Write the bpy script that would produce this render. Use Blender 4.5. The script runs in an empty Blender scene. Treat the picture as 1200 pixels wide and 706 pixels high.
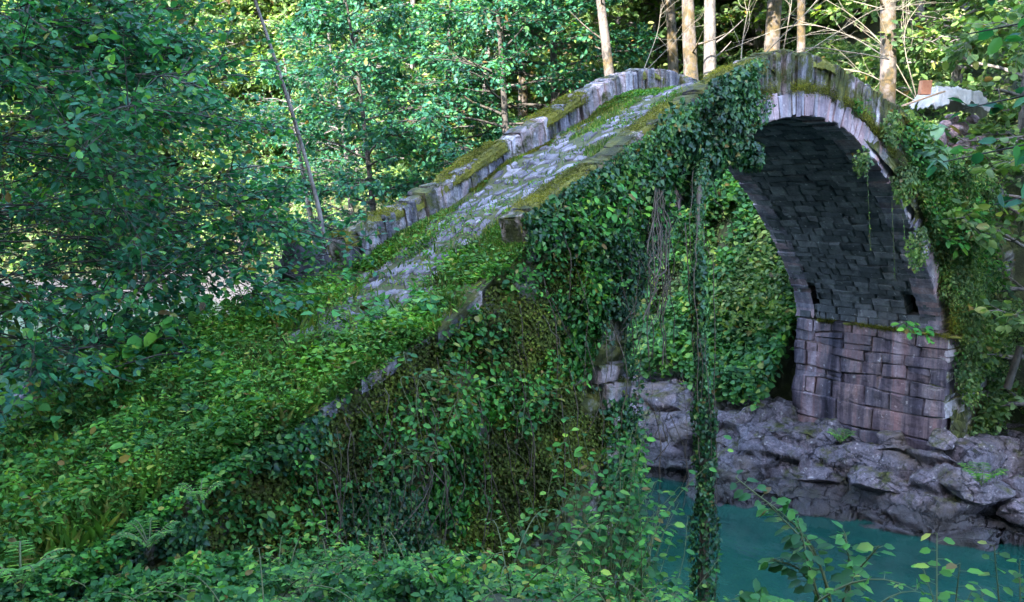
import bpy, math
import numpy as np

rng = np.random.default_rng(7)
SC = bpy.context.scene
COL = SC.collection
rad = math.radians

# ------------------------------------------------------------------ camera model (photo pixels 1200 x 706)
CAM = np.array([-12.77, -8.11, 2.49]); FPX = 1088.0; YAW = rad(50.6); PITCH = rad(-7.3)
FWD = np.array([math.cos(YAW)*math.cos(PITCH), math.sin(YAW)*math.cos(PITCH), math.sin(PITCH)])
RGT = np.array([math.sin(YAW), -math.cos(YAW), 0.0]); UPV = np.cross(RGT, FWD)
def ray(u, v):
    return FWD + (u-600)/FPX*RGT - (v-353)/FPX*UPV
def at_y(u, v, y):
    d = ray(u, v); return CAM + d*((y-CAM[1])/d[1])
def at_x(u, v, x):
    d = ray(u, v); return CAM + d*((x-CAM[0])/d[0])
def at_d(u, v, d):
    r = ray(u, v); return CAM + r*(d/math.hypot(r[0], r[1]))
def proj(p):
    q = np.asarray(p, float)-CAM; z = q@FWD; zz = np.where(z > .05, z, .05)
    return 600+FPX*(q@RGT)/zz, 353-FPX*(q@UPV)/zz, z
def in_view(p, m=160):
    u, v, z = proj(p)
    return (z > .3) & (u > -m) & (u < 1200+m) & (v > -m) & (v < 706+m)

# ------------------------------------------------------------------ noise
def _h(ix, iy, iz, s):
    n = (ix*374761393 + iy*668265263 + iz*2147483647 + s*1274126177) & 0xffffffff
    n = ((n ^ (n >> 13))*1274126177) & 0xffffffff
    n = n ^ (n >> 16)
    return (n & 0xffff)/65535.0
def vnoise(p, sc=1.0, seed=0):
    p = np.asarray(p, float)*sc + 1000.0
    i = np.floor(p).astype(np.int64); f = p-i; f = f*f*(3-2*f)
    r = 0
    for dx in (0, 1):
        wx = f[:, 0] if dx else 1-f[:, 0]
        for dy in (0, 1):
            wy = f[:, 1] if dy else 1-f[:, 1]
            for dz in (0, 1):
                wz = f[:, 2] if dz else 1-f[:, 2]
                r = r + wx*wy*wz*_h(i[:, 0]+dx, i[:, 1]+dy, i[:, 2]+dz, seed)
    return r
def fbm(p, sc=1.0, seed=0, o=4):
    r = 0; a = .5
    for k in range(o):
        r = r + a*vnoise(p, sc*2**k, seed+k*17); a *= .5
    return r/(1-.5**o)
def xyz(x, y, z=0):
    x, y, z = np.broadcast_arrays(np.asarray(x, float), np.asarray(y, float), np.asarray(z, float))
    return np.stack([x.ravel(), y.ravel(), z.ravel()], 1)

# ------------------------------------------------------------------ objects
def tag(o, label=None, cat=None, group=None, kind=None):
    if label: o['label'] = label
    if cat: o['category'] = cat
    if group: o['group'] = group
    if kind: o['kind'] = kind
    return o
def empty(name, loc, label, cat, group=None):
    o = bpy.data.objects.new(name, None); COL.objects.link(o); o.location = loc; o.empty_display_size = .2
    return tag(o, label, cat, group)
class Geo:
    def __init__(s): s.v = []; s.f = {3: [], 4: []}; s.n = 0; s.ng = []
    def add(s, v, f):
        v = np.asarray(v, float).reshape(-1, 3); f = np.asarray(f, np.int64)
        s.v.append(v); s.f[f.shape[1]].append(f+s.n); s.n += len(v)
    def mesh(s, name, mat, smooth=True, off=None):
        v = np.concatenate(s.v) if s.v else np.zeros((0, 3))
        if off is not None: v = v-np.asarray(off, float)
        fs = [(k, np.concatenate(a)) for k, a in s.f.items() if a]
        loops = np.concatenate([f.ravel() for k, f in fs]).astype(np.int32)
        tot = np.concatenate([np.full(len(f), k, np.int32) for k, f in fs])
        st = np.concatenate([[0], np.cumsum(tot)[:-1]]).astype(np.int32)
        me = bpy.data.meshes.new(name)
        me.vertices.add(len(v)); me.vertices.foreach_set('co', v.astype(np.float32).ravel())
        me.loops.add(len(loops)); me.loops.foreach_set('vertex_index', loops)
        me.polygons.add(len(tot)); me.polygons.foreach_set('loop_start', st)
        me.polygons.foreach_set('use_smooth', np.full(len(tot), bool(smooth)))
        me.update(calc_edges=True); me.validate()
        me.materials.append(mat)
        return me
    def obj(s, name, mat, parent=None, smooth=True):
        off = parent.location if parent is not None else None
        if parent is not None and parent.parent is not None: off = np.array(parent.location)+np.array(parent.parent.location)
        o = bpy.data.objects.new(name, s.mesh(name, mat, smooth, off)); COL.objects.link(o)
        if parent is not None: o.parent = parent
        return o
def unit(a):
    return a/np.maximum(np.linalg.norm(a, axis=-1, keepdims=True), 1e-9)
def grid_faces(nu, nv, wrap=False):
    i = np.arange(nu-1)[:, None]; j = np.arange(nv if wrap else nv-1)[None]
    j2 = (j+1) % nv
    return np.stack([i*nv+j, (i+1)*nv+j, (i+1)*nv+j2, i*nv+j2], -1).reshape(-1, 4)
def tube(g, pts, r, sides=6, noise=0.0):
    pts = np.asarray(pts, float); n = len(pts); r = np.broadcast_to(np.asarray(r, float), (n,))
    t = unit(np.gradient(pts, axis=0))
    ref = np.array([1., 0, 0]) if abs(t[0, 2]) > .8 else np.array([0, 0, 1.])
    a = unit(np.cross(t, ref)); b = np.cross(t, a)
    th = np.linspace(0, 2*np.pi, sides, endpoint=False)
    ring = pts[:, None]+r[:, None, None]*(np.cos(th)[None, :, None]*a[:, None]+np.sin(th)[None, :, None]*b[:, None])
    v = ring.reshape(-1, 3)
    if noise:
        v = v+(fbm(v, 3, 3, 3)[:, None]-.5)*3*noise*np.repeat(r, sides)[:, None]*(v-np.repeat(pts, sides, 0))/np.maximum(np.repeat(r, sides)[:, None], 1e-4)
    g.add(v, grid_faces(n, sides, True))
def sticks(g, a, b, ra, rb):
    a = np.asarray(a, float); b = np.asarray(b, float); n = len(a)
    if n == 0: return
    t = unit(b-a); ref = np.where(np.abs(t[:, 2:3]) > .8, [[1., 0, 0]], [[0, 0, 1.]])
    u = unit(np.cross(t, ref)); w = np.cross(t, u)
    V = []
    for p, r in ((a, ra), (b, rb)):
        r = np.broadcast_to(r, (n,))[:, None]
        for k in range(3):
            an = 2.094*k
            V.append(p+r*(math.cos(an)*u+math.sin(an)*w))
    v = np.stack(V, 1).reshape(-1, 3); base = (np.arange(n)*6)[:, None]
    f = np.concatenate([base+np.array([[k, 3+k, 3+(k+1) % 3, (k+1) % 3]]) for k in range(3)])
    g.add(v, f)
def smooth_line(pts, n):
    pts = np.asarray(pts, float); m = len(pts)
    P = np.vstack([2*pts[0]-pts[1], pts, 2*pts[-1]-pts[-2]])
    t = np.linspace(0, m-1-1e-6, n); i = t.astype(int); f = (t-i)[:, None]
    p0, p1, p2, p3 = P[i], P[i+1], P[i+2], P[i+3]
    return .5*((2*p1)+(-p0+p2)*f+(2*p0-5*p1+4*p2-p3)*f*f+(-p0+3*p1-3*p2+p3)*f**3)
LEAF = {  # outline half: (length, half width) pairs, mirrored, folded along the midrib
    'oval': [(.25, .27), (.68, .26)], 'wide': [(.2, .42), (.62, .38)], 'long': [(.3, .13), (.7, .11)],
    'ivy': [(.05, .46), (.55, .30)], 'fine': [(.35, .09), (.7, .06)]}
def leaves(g, p, axis, nrm, size, shape='oval', fold=.12, curl=.12):
    n = len(p)
    if n == 0: return
    p = np.asarray(p, float); axis = unit(np.asarray(axis, float)); nrm = np.asarray(nrm, float)
    b = unit(np.cross(nrm, axis)+1e-6); nn = np.cross(axis, b)
    size = np.broadcast_to(size, (n,))[:, None]
    (l1, w1), (l2, w2) = LEAF[shape]
    V = [p]
    for l, w, sg in ((l1, w1, -1), (l2, w2, -1)):
        V.append(p+size*(l*axis+sg*w*b+(fold*w*2-curl*l*l)*nn))
    V.append(p+size*(axis-curl*nn))
    for l, w, sg in ((l2, w2, 1), (l1, w1, 1)):
        V.append(p+size*(l*axis+sg*w*b+(fold*w*2-curl*l*l)*nn))
    v = np.stack(V, 1).reshape(-1, 3); base = (np.arange(n)*6)[:, None]
    g.add(v, np.concatenate([base+[[0, 3, 2, 1]], base+[[0, 5, 4, 3]]]))
def trefoil(g, p, axis, nrm, size, shape='oval'):
    axis = unit(np.asarray(axis, float)); b = unit(np.cross(nrm, axis)+1e-6); size = np.asarray(size)
    leaves(g, p+axis*size[:, None]*.25, axis, nrm, size, shape)
    for sg in (-1, 1):
        leaves(g, p, axis*.42+b*sg, nrm+rvec(len(p), .2), size*.85, shape)
def rvec(n, s=1.0):
    return rng.normal(0, s, (n, 3))

# ------------------------------------------------------------------ materials
def new_mat(name):
    m = bpy.data.materials.new(name); m.use_nodes = True
    nt = m.node_tree; nt.nodes.clear()
    out = nt.nodes.new('ShaderNodeOutputMaterial')
    return m, nt, out
def N(nt, t, **k):
    n = nt.nodes.new(t)
    for a, b in k.items():
        if a in n.inputs.keys(): n.inputs[a].default_value = b
        else: setattr(n, a, b)
    return n
def ramp(nt, stops, interp='LINEAR'):
    r = nt.nodes.new('ShaderNodeValToRGB'); cr = r.color_ramp; cr.interpolation = interp
    while len(cr.elements) < len(stops): cr.elements.new(.5)
    for e, (p, c) in zip(cr.elements, stops):
        e.position = p; e.color = (*c, 1) if len(c) == 3 else c
    return r
def mixc(nt, fac, a, b, mode='MIX'):
    m = nt.nodes.new('ShaderNodeMix'); m.data_type = 'RGBA'; m.blend_type = mode
    if isinstance(fac, (int, float)): m.inputs[0].default_value = fac
    else: nt.links.new(fac, m.inputs[0])
    for k, s in ((6, a), (7, b)):
        if isinstance(s, tuple): m.inputs[k].default_value = (*s, 1)
        else: nt.links.new(s, m.inputs[k])
    return m.outputs[2]
def math_(nt, op, a, b=None, clamp=False):
    m = nt.nodes.new('ShaderNodeMath'); m.operation = op; m.use_clamp = clamp
    for k, s in ((0, a), (1, b)):
        if s is None: continue
        if isinstance(s, (int, float)): m.inputs[k].default_value = s
        else: nt.links.new(s, m.inputs[k])
    return m.outputs[0]
def noise_(nt, scale, detail=4, rough=.6, vec=None, out='Fac'):
    n = N(nt, 'ShaderNodeTexNoise', Scale=scale, Detail=detail, Roughness=rough)
    if vec is None:
        vec = nt.nodes.new('ShaderNodeNewGeometry').outputs['Position']
    nt.links.new(vec, n.inputs['Vector'])
    return n.outputs[out]
def leaf_mat(name, stops, trans=.35, rough=.45, spec=.35):
    m, nt, out = new_mat(name)
    geo = nt.nodes.new('ShaderNodeNewGeometry')
    stops = [(p*.975, c) for p, c in stops]+[(.985, (.16, .11, .03)), (1, (.10, .06, .025))]
    r = ramp(nt, stops); nt.links.new(geo.outputs['Random Per Island'], r.inputs[0])
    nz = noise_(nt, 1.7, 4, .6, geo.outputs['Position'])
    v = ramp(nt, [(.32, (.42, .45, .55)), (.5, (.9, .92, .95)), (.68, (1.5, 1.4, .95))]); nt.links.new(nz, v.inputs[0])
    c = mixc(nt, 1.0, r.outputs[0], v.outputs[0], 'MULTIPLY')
    p = N(nt, 'ShaderNodeBsdfPrincipled', Roughness=rough); p.inputs['Specular IOR Level'].default_value = spec
    nt.links.new(c, p.inputs['Base Color'])
    t = nt.nodes.new('ShaderNodeBsdfTranslucent')
    tc = mixc(nt, 1.0, c, (1.35, 1.5, .55), 'MULTIPLY'); nt.links.new(tc, t.inputs['Color'])
    mx = N(nt, 'ShaderNodeMixShader'); mx.inputs[0].default_value = trans
    nt.links.new(p.outputs[0], mx.inputs[1]); nt.links.new(t.outputs[0], mx.inputs[2])
    nt.links.new(mx.outputs[0], out.inputs[0])
    return m
def stone_mat(name, stops, moss=.5, moss_up=.5, scale=1.0, streak=0.0, bump=.5, cell=0.0, dirt=.5, rough=.85, wet=None):
    """rough stone: one tint per loose block, blotches, lichen, moss where it grows (noise, upward faces)"""
    m, nt, out = new_mat(name); L = nt.links.new
    geo = nt.nodes.new('ShaderNodeNewGeometry'); pos = geo.outputs['Position']
    r = ramp(nt, stops)
    if cell:
        vo = N(nt, 'ShaderNodeTexVoronoi', Scale=cell); L(pos, vo.inputs['Vector'])
        sx = nt.nodes.new('ShaderNodeSeparateColor'); L(vo.outputs['Color'], sx.inputs[0]); L(sx.outputs[0], r.inputs[0])
    else:
        L(geo.outputs['Random Per Island'], r.inputs[0])
    n1 = noise_(nt, 3.2*scale, 8, .68, pos)
    b1 = ramp(nt, [(.28, (.45, .44, .46)), (.5, (.95, .94, .95)), (.75, (1.35, 1.32, 1.3))]); L(n1, b1.inputs[0])
    c = mixc(nt, 1.0, r.outputs[0], b1.outputs[0], 'MULTIPLY')
    n2 = noise_(nt, 14*scale, 6, .7, pos)
    b2 = ramp(nt, [(.35, (.55, .55, .55)), (.6, (1.1, 1.1, 1.1))]); L(n2, b2.inputs[0])
    c = mixc(nt, dirt, c, mixc(nt, 1.0, c, b2.outputs[0], 'MULTIPLY'))
    # pale lichen spots
    n3 = noise_(nt, 7*scale, 3, .5, pos); l3 = ramp(nt, [(.66, (0, 0, 0)), (.71, (1, 1, 1))]); L(n3, l3.inputs[0])
    c = mixc(nt, math_(nt, 'MULTIPLY', l3.outputs[0], .5), c, (.44, .43, .42))
    if streak:
        mp = N(nt, 'ShaderNodeMapping'); mp.inputs['Scale'].default_value = (1.7, 1.7, .12); L(pos, mp.inputs[0])
        n4 = noise_(nt, 1.3, 5, .62, mp.outputs[0])
        s4 = ramp(nt, [(.34, (.10, .11, .16)), (.45, (.5, .5, .6)), (.5, (1, 1, 1)), (.57, (1.3, .98, .93)), (.66, (1.8, 1.75, 1.75))]); L(n4, s4.inputs[0])
        c = mixc(nt, streak, c, mixc(nt, 1.0, c, s4.outputs[0], 'MULTIPLY'))
    sep = nt.nodes.new('ShaderNodeSeparateXYZ'); L(geo.outputs['Normal'], sep.inputs[0])
    nm = noise_(nt, 1.7*scale, 7, .7, pos)
    k = math_(nt, 'ADD', math_(nt, 'MULTIPLY', sep.outputs[2], moss_up*.35), nm)
    mm = ramp(nt, [(1.0-moss*.75-.05, (0, 0, 0)), (1.0-moss*.75+.07, (1, 1, 1))]); L(k, mm.inputs[0])
    nmc = noise_(nt, 5, 4, .6, pos)
    mc = ramp(nt, [(.3, (.018, .019, .008)), (.5, (.045, .05, .012)), (.7, (.10, .095, .02))]); L(nmc, mc.inputs[0])
    c = mixc(nt, mm.outputs[0], c, mc.outputs[0])
    p = N(nt, 'ShaderNodeBsdfPrincipled', Roughness=rough); p.inputs['Specular IOR Level'].default_value = .25
    if wet is not None:
        dv = mixc(nt, .65, pos, noise_(nt, 1.6, 6, .7, pos, 'Color'), 'ADD'); mpc = N(nt, 'ShaderNodeMapping'); mpc.inputs['Scale'].default_value = (.8, .8, 2.2); L(dv, mpc.inputs[0])
        vc = N(nt, 'ShaderNodeTexVoronoi', Scale=1.5, feature='DISTANCE_TO_EDGE'); L(mpc.outputs[0], vc.inputs['Vector'])
        ck = ramp(nt, [(.0, (0, 0, 0)), (.03, (1, 1, 1))]); L(vc.outputs[0], ck.inputs[0]); crack = ck.outputs[0]
        c = mixc(nt, math_(nt, 'MULTIPLY', math_(nt, 'SUBTRACT', 1.0, crack), math_(nt, 'MULTIPLY', n1, 1.1)), c, (.025, .022, .022))
        n7 = noise_(nt, 26, 3, .7, pos); b7 = ramp(nt, [(.35, (.6, .6, .62)), (.65, (1.35, 1.35, 1.32))]); L(n7, b7.inputs[0]); c = mixc(nt, .8, c, mixc(nt, 1.0, c, b7.outputs[0], 'MULTIPLY'))
        nb = noise_(nt, .9, 5, .65, pos); kb = ramp(nt, [(.5, (0, 0, 0)), (.66, (.75, .75, .75))]); L(nb, kb.inputs[0])
        c = mixc(nt, kb.outputs[0], c, (.085, .062, .04))
        sz_ = nt.nodes.new('ShaderNodeSeparateXYZ'); L(pos, sz_.inputs[0])
        wz = math_(nt, 'ADD', sz_.outputs[2], math_(nt, 'MULTIPLY', n1, .35))
        mr = N(nt, 'ShaderNodeMapRange'); L(wz, mr.inputs[0])
        for i_, v_ in ((1, wet), (2, wet+.22), (3, 1), (4, 0)): mr.inputs[i_].default_value = v_
        c = mixc(nt, math_(nt, 'MULTIPLY', mr.outputs[0], .8), c, (.03, .028, .03))
        L(math_(nt, 'SUBTRACT', rough, math_(nt, 'MULTIPLY', mr.outputs[0], .35)), p.inputs['Roughness'])
    L(c, p.inputs['Base Color'])
    h = math_(nt, 'ADD', math_(nt, 'MULTIPLY', n1, .6), math_(nt, 'MULTIPLY', n2, .35))
    h = math_(nt, 'ADD', h, math_(nt, 'MULTIPLY', mm.outputs[0], .25))
    if wet is not None: h = math_(nt, 'ADD', h, math_(nt, 'MULTIPLY', crack, .8))
    if cell:
        vd = N(nt, 'ShaderNodeTexVoronoi', Scale=cell, feature='DISTANCE_TO_EDGE'); L(pos, vd.inputs['Vector'])
        ed = math_(nt, 'MULTIPLY', vd.outputs[0], 5.0, True); h = math_(nt, 'ADD', h, ed)
    bp = N(nt, 'ShaderNodeBump', Strength=bump, Distance=.06); L(h, bp.inputs['Height']); L(bp.outputs[0], p.inputs['Normal'])
    L(p.outputs[0], out.inputs[0])
    return m
def bark_mat(name, a, b, moss):
    m, nt, out = new_mat(name); L = nt.links.new
    pos = nt.nodes.new('ShaderNodeTexCoord').outputs['Object']
    mp = N(nt, 'ShaderNodeMapping'); mp.inputs['Scale'].default_value = (1.3, 1.3, .8); L(pos, mp.inputs[0])
    n = noise_(nt, 3.5, 7, .7, mp.outputs[0]); r = ramp(nt, [(.40, a), (.56, b)]); L(n, r.inputs[0])
    n2 = noise_(nt, 1.6, 6, .7, pos); mk = ramp(nt, [(.62-.2*moss, (0, 0, 0)), (.68-.2*moss, (1, 1, 1))]); L(n2, mk.inputs[0])
    n3 = noise_(nt, 9, 3, .6, pos); mc = ramp(nt, [(.35, (.03, .026, .012)), (.6, (.085, .056, .02))]); L(n3, mc.inputs[0])
    c = mixc(nt, math_(nt, 'MULTIPLY', mk.outputs[0], min(1, moss*2)), r.outputs[0], mc.outputs[0])
    p = N(nt, 'ShaderNodeBsdfPrincipled', Roughness=.9); L(c, p.inputs['Base Color'])
    bp = N(nt, 'ShaderNodeBump', Strength=.6, Distance=.05); L(n, bp.inputs['Height']); L(bp.outputs[0], p.inputs['Normal'])
    L(p.outputs[0], out.inputs[0])
    return m
def plain_mat(name, a, b, scale=6, rough=.8, bump=.3, dist=.02):
    m, nt, out = new_mat(name); L = nt.links.new
    n = noise_(nt, scale, 6, .65); r = ramp(nt, [(.3, a), (.7, b)]); L(n, r.inputs[0])
    p = N(nt, 'ShaderNodeBsdfPrincipled', Roughness=rough); L(r.outputs[0], p.inputs['Base Color'])
    bp = N(nt, 'ShaderNodeBump', Strength=bump, Distance=dist); L(n, bp.inputs['Height']); L(bp.outputs[0], p.inputs['Normal'])
    L(p.outputs[0], out.inputs[0])
    return m
def ground_mat(name):
    m, nt, out = new_mat(name); L = nt.links.new
    geo = nt.nodes.new('ShaderNodeNewGeometry'); pos = geo.outputs['Position']
    n = noise_(nt, 1.3, 8, .7, pos)
    r = ramp(nt, [(.3, (.012, .014, .006)), (.5, (.03, .036, .01)), (.62, (.045, .06, .014)), (.78, (.07, .055, .03))]); L(n, r.inputs[0])
    # bare rock and gravel near the river level
    sp = nt.nodes.new('ShaderNodeSeparateXYZ'); L(pos, sp.inputs[0])
    n2 = noise_(nt, 5, 8, .7, pos); rk = ramp(nt, [(.3, (.03, .029, .033)), (.55, (.05, .047, .054)), (.72, (.08, .075, .085))]); L(n2, rk.inputs[0])
    hz = math_(nt, 'ADD', sp.outputs[2], math_(nt, 'MULTIPLY', math_(nt, 'SUBTRACT', n, .5), 1.2))
    k = N(nt, 'ShaderNodeMapRange'); L(hz, k.inputs[0])
    for i, v in ((1, -2.65), (2, -2.3), (3, 1), (4, 0)): k.inputs[i].default_value = v
    c = mixc(nt, k.outputs[0], r.outputs[0], rk.outputs[0])
    p = N(nt, 'ShaderNodeBsdfPrincipled', Roughness=.9); L(c, p.inputs['Base Color'])
    bp = N(nt, 'ShaderNodeBump', Strength=.8, Distance=.12); L(n2, bp.inputs['Height']); L(bp.outputs[0], p.inputs['Normal'])
    L(p.outputs[0], out.inputs[0])
    return m
def water_mat():
    m, nt, out = new_mat('river_water'); L = nt.links.new
    pos = nt.nodes.new('ShaderNodeNewGeometry').outputs['Position']
    n0 = noise_(nt, .42, 6, .62, pos); r = ramp(nt, [(.3, (.003, .020, .016)), (.5, (.006, .040, .031)), (.7, (.014, .062, .045))]); L(n0, r.inputs[0])
    p = N(nt, 'ShaderNodeBsdfPrincipled', Roughness=.035, IOR=1.36); L(r.outputs[0], p.inputs['Base Color'])
    mp = N(nt, 'ShaderNodeMapping'); mp.inputs['Scale'].default_value = (1, .45, 1); L(pos, mp.inputs[0])
    n1 = noise_(nt, 3.2, 3, .5, mp.outputs[0]); n2 = noise_(nt, 11, 2, .5, mp.outputs[0])
    h = math_(nt, 'ADD', n1, math_(nt, 'MULTIPLY', n2, .25))
    bp = N(nt, 'ShaderNodeBump', Strength=.22, Distance=.05); L(h, bp.inputs['Height']); L(bp.outputs[0], p.inputs['Normal'])
    L(p.outputs[0], out.inputs[0])
    return m

LAV = [(0, (.20, .19, .21)), (.35, (.30, .285, .31)), (.6, (.38, .355, .38)), (.8, (.34, .27, .28)), (1, (.47, .45, .47))]
M_RING = stone_mat('arch_ring_stone', [(0, (.16, .145, .17)), (.3, (.28, .255, .285)), (.55, (.31, .215, .22)), (.75, (.22, .20, .235)), (1, (.38, .345, .36))], moss=.27, scale=1.6, streak=.6, bump=.6)
M_PALE = stone_mat('pale_boulder', [(0, (.05, .046, .052)), (1, (.08, .072, .078))], moss=.25, scale=1.2, bump=.8)
M_PAR = stone_mat('parapet_stone', [(0, (.12, .115, .12)), (.4, (.20, .19, .205)), (.7, (.28, .26, .28)), (1, (.40, .38, .40))], moss=.60, moss_up=.25, scale=1.8, streak=.85, bump=.8, dirt=.9)
M_PARM = stone_mat('mossy_parapet_stone', [(0, (.08, .078, .08)), (.5, (.16, .15, .16)), (.8, (.24, .225, .24)), (1, (.38, .36, .38))], moss=.72, moss_up=.25, scale=1.8, streak=.85, bump=.9, dirt=.9)
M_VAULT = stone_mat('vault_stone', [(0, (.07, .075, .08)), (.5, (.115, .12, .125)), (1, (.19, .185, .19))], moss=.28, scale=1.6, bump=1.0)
M_ABUT = stone_mat('abutment_stone', [(0, (.12, .105, .12)), (.5, (.155, .125, .14)), (.8, (.175, .125, .125)), (1, (.18, .155, .17))], moss=.32, scale=1.3, streak=1.0, bump=.8)
M_WALL = stone_mat('rubble_wall', [(0, (.10, .095, .09)), (.6, (.19, .18, .18)), (1, (.30, .28, .29))], moss=.76, moss_up=.2, scale=1.2, streak=.2, bump=1.0, cell=3.6)
M_WALL2 = stone_mat('mossy_block', LAV, moss=.62, moss_up=.3, scale=1.2, streak=.3, bump=.8)
M_PAVE = stone_mat('paving_stone', [(0, (.09, .085, .10)), (.5, (.15, .14, .16)), (1, (.23, .215, .24))], moss=.50, moss_up=.15, scale=1.6, bump=.6)
M_ROCK = stone_mat('river_rock', [(0, (.075, .069, .082)), (.5, (.11, .098, .117)), (1, (.16, .138, .156))], moss=.52, moss_up=.22, scale=1.3, streak=.25, bump=1.0, rough=.6, dirt=1.0, wet=-3.22)
M_GROUND = ground_mat('soil_and_rock')
M_DECKSOIL = plain_mat('deck_soil', (.02, .026, .008), (.07, .075, .02), 3, .95, .6, .05)
M_MOSS = plain_mat('moss', (.03, .034, .008), (.17, .16, .022), 5, 1, 1, .03)
M_WATER = water_mat()
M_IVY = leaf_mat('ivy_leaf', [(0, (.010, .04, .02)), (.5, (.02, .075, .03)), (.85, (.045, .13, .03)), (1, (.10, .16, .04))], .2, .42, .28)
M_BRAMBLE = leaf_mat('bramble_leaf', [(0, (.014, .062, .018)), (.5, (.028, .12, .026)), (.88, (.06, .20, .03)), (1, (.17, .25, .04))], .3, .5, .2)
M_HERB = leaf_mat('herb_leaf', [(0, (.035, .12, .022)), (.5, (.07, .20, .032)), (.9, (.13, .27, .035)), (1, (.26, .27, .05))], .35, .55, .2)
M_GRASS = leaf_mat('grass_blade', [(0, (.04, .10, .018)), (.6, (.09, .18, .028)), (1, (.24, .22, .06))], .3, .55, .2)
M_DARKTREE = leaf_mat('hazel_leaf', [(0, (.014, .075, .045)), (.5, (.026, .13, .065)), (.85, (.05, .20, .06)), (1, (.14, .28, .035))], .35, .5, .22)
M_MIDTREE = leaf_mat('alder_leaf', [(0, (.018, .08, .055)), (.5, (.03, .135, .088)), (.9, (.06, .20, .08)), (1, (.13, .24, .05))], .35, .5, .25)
M_SUNTREE = leaf_mat('beech_sunlit_leaf', [(0, (.05, .11, .04)), (.5, (.105, .19, .065)), (.9, (.19, .27, .09)), (1, (.29, .30, .11))], .4, .5, .25)  # also paints sunlight on the creepers, right bank and arch shoots
M_ARCHBUSH = leaf_mat('sun_tinted_bush_leaf', [(0, (.03, .10, .045)), (.5, (.06, .19, .065)), (.9, (.13, .29, .07)), (1, (.28, .34, .08))], .4, .5, .22)  # lighter leaf: sunlight behind the arch is put into the colour
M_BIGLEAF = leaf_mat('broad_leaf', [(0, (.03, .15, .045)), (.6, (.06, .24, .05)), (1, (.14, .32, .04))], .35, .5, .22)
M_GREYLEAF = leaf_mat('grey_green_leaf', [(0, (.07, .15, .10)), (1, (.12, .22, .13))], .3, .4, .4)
M_BARK_PALE = bark_mat('pale_bark', (.018, .016, .014), (.12, .098, .085), .62)
M_BARK_DARK = bark_mat('dark_bark', (.018, .016, .013), (.06, .052, .044), .25)
M_BARK_GREY = bark_mat('grey_bark', (.06, .052, .05), (.17, .15, .14), .25)
M_TWIG = plain_mat('dry_twig', (.09, .078, .06), (.22, .19, .14), 8)
M_DEADVINE = plain_mat('dead_vine', (.022, .017, .011), (.075, .056, .036), 9)
M_STEM = plain_mat('green_stem', (.03, .05, .015), (.09, .1, .03), 8)
M_TARP = plain_mat('white_tarp', (.16, .15, .14), (.42, .41, .40), 2.2, .6, .5, .05)
M_RUST = plain_mat('rusty_metal', (.24, .085, .04), (.42, .19, .10), 7, .8, .4)
M_WOODEND = plain_mat('cut_log', (.30, .17, .10), (.48, .30, .19), 9)
M_DARKCLOTH = plain_mat('dark_cloth', (.012, .012, .014), (.04, .04, .045), 9)

M_MOSSLEAF = leaf_mat('moss_tuft', [(0, (.04, .045, .008)), (.5, (.12, .12, .016)), (.9, (.22, .20, .025)), (1, (.12, .18, .03))], .25, .8, .1)
# ------------------------------------------------------------------ terrain
ZW = -3.8
_y = [-40, -10, -4, -1, 0, 3, 8, 14, 22, 30, 38, 60, 90]
_xl = [-3, -3.2, -3.0, -3.9, -4.3, -4.3, -5.5, -8.2, -9.0, -9.0, -9.0, -9.0, -9.0]
_xr = [9, 5.2, 4.3, 3.5, 2.9, 1.4, 1.8, 3.6, 4.6, 5.5, 6.0, 6.0, 6.0]
def terrain(x, y):
    x = np.asarray(x, float); y = np.asarray(y, float)
    p = xyz(x, y, 0); n1 = fbm(p, .35, 5, 4).reshape(x.shape)-.5; n2 = fbm(p, 1.5, 9, 4).reshape(x.shape)-.5
    dl = np.interp(y, _y, _xl)-x+n1*1.0; dr = x-np.interp(y, _y, _xr)
    dr = np.maximum(dr, (y-43)*.95)+n1*.9
    zr = np.interp(dr, [-3, -1, -.05, .05, .9, 1.9, 2.5, 3.2, 4.2, 5.2, 8, 14, 30, 60, 120], [-5, -4.6, -4.15, -3.35, -3.0, -2.5, -1.9, -.5, 1.5, 2.4, 3.4, 6.5, 19, 40, 66])
    g_near = np.interp(x, [-15, -12.5, -11, -9.5, -8, -6, -4], [-1.6, -1.2, -.95, -1.0, -1.75, -2.4, -2.55])+.26*(-.3-y)
    riv_n = np.interp(dl, [-3, -1, 0, 1, 2, 4, 7], [-5, -4.4, -3.85, -3.2, -2.6, -1.6, 1.5])
    zn = np.minimum(g_near, riv_n)
    zf = np.interp(dl, [-3, -1, 0, .6, 1.5, 3], [-5, -4.4, -3.85, -3.3, -2.7, -2.3])
    zf = zf+1.0*np.exp(-((x+9.5)**2/9+(y-3.5)**2/5))+.45*np.exp(-((x+7.3)**2/2+(y-4.2)**2/1.8))*np.clip(dl*.7, 0, 1)*4
    t = np.clip((y-0.2)/2.2, 0, 1)
    zl = zn*(1-t)+zf*t
    shade_hill = np.maximum(0, -18-x)*1.05*np.clip((18-y)/14, 0, 1)+np.maximum(0, -22-x)*.35  # unseen slope added left of the camera to shade the near valley
    shade_hill = np.minimum(shade_hill, 42)
    zl = zl+shade_hill*np.clip(dl-5, 0, 1)+np.maximum(0, -11-y)*.25*(dl > 0)*np.clip(dl-4, 0, 1)
    z = np.where(dl > 0, zl, np.where(dr > 0, zr, -4.6))
    z = np.where((dl <= 0) & (dr <= 0), np.maximum(np.interp(dl, [-3, -1, 0], [-5, -4.4, -3.85]), np.interp(dr, [-3, -1, 0], [-5, -4.4, -3.85])), z)
    rockz = np.clip((-1.6-z)/1.0, 0, 1)
    return z+n2*(.35+.35*rockz)+n1*.3
def th(x, y): return float(terrain(np.array([x]), np.array([y]))[0])

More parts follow.
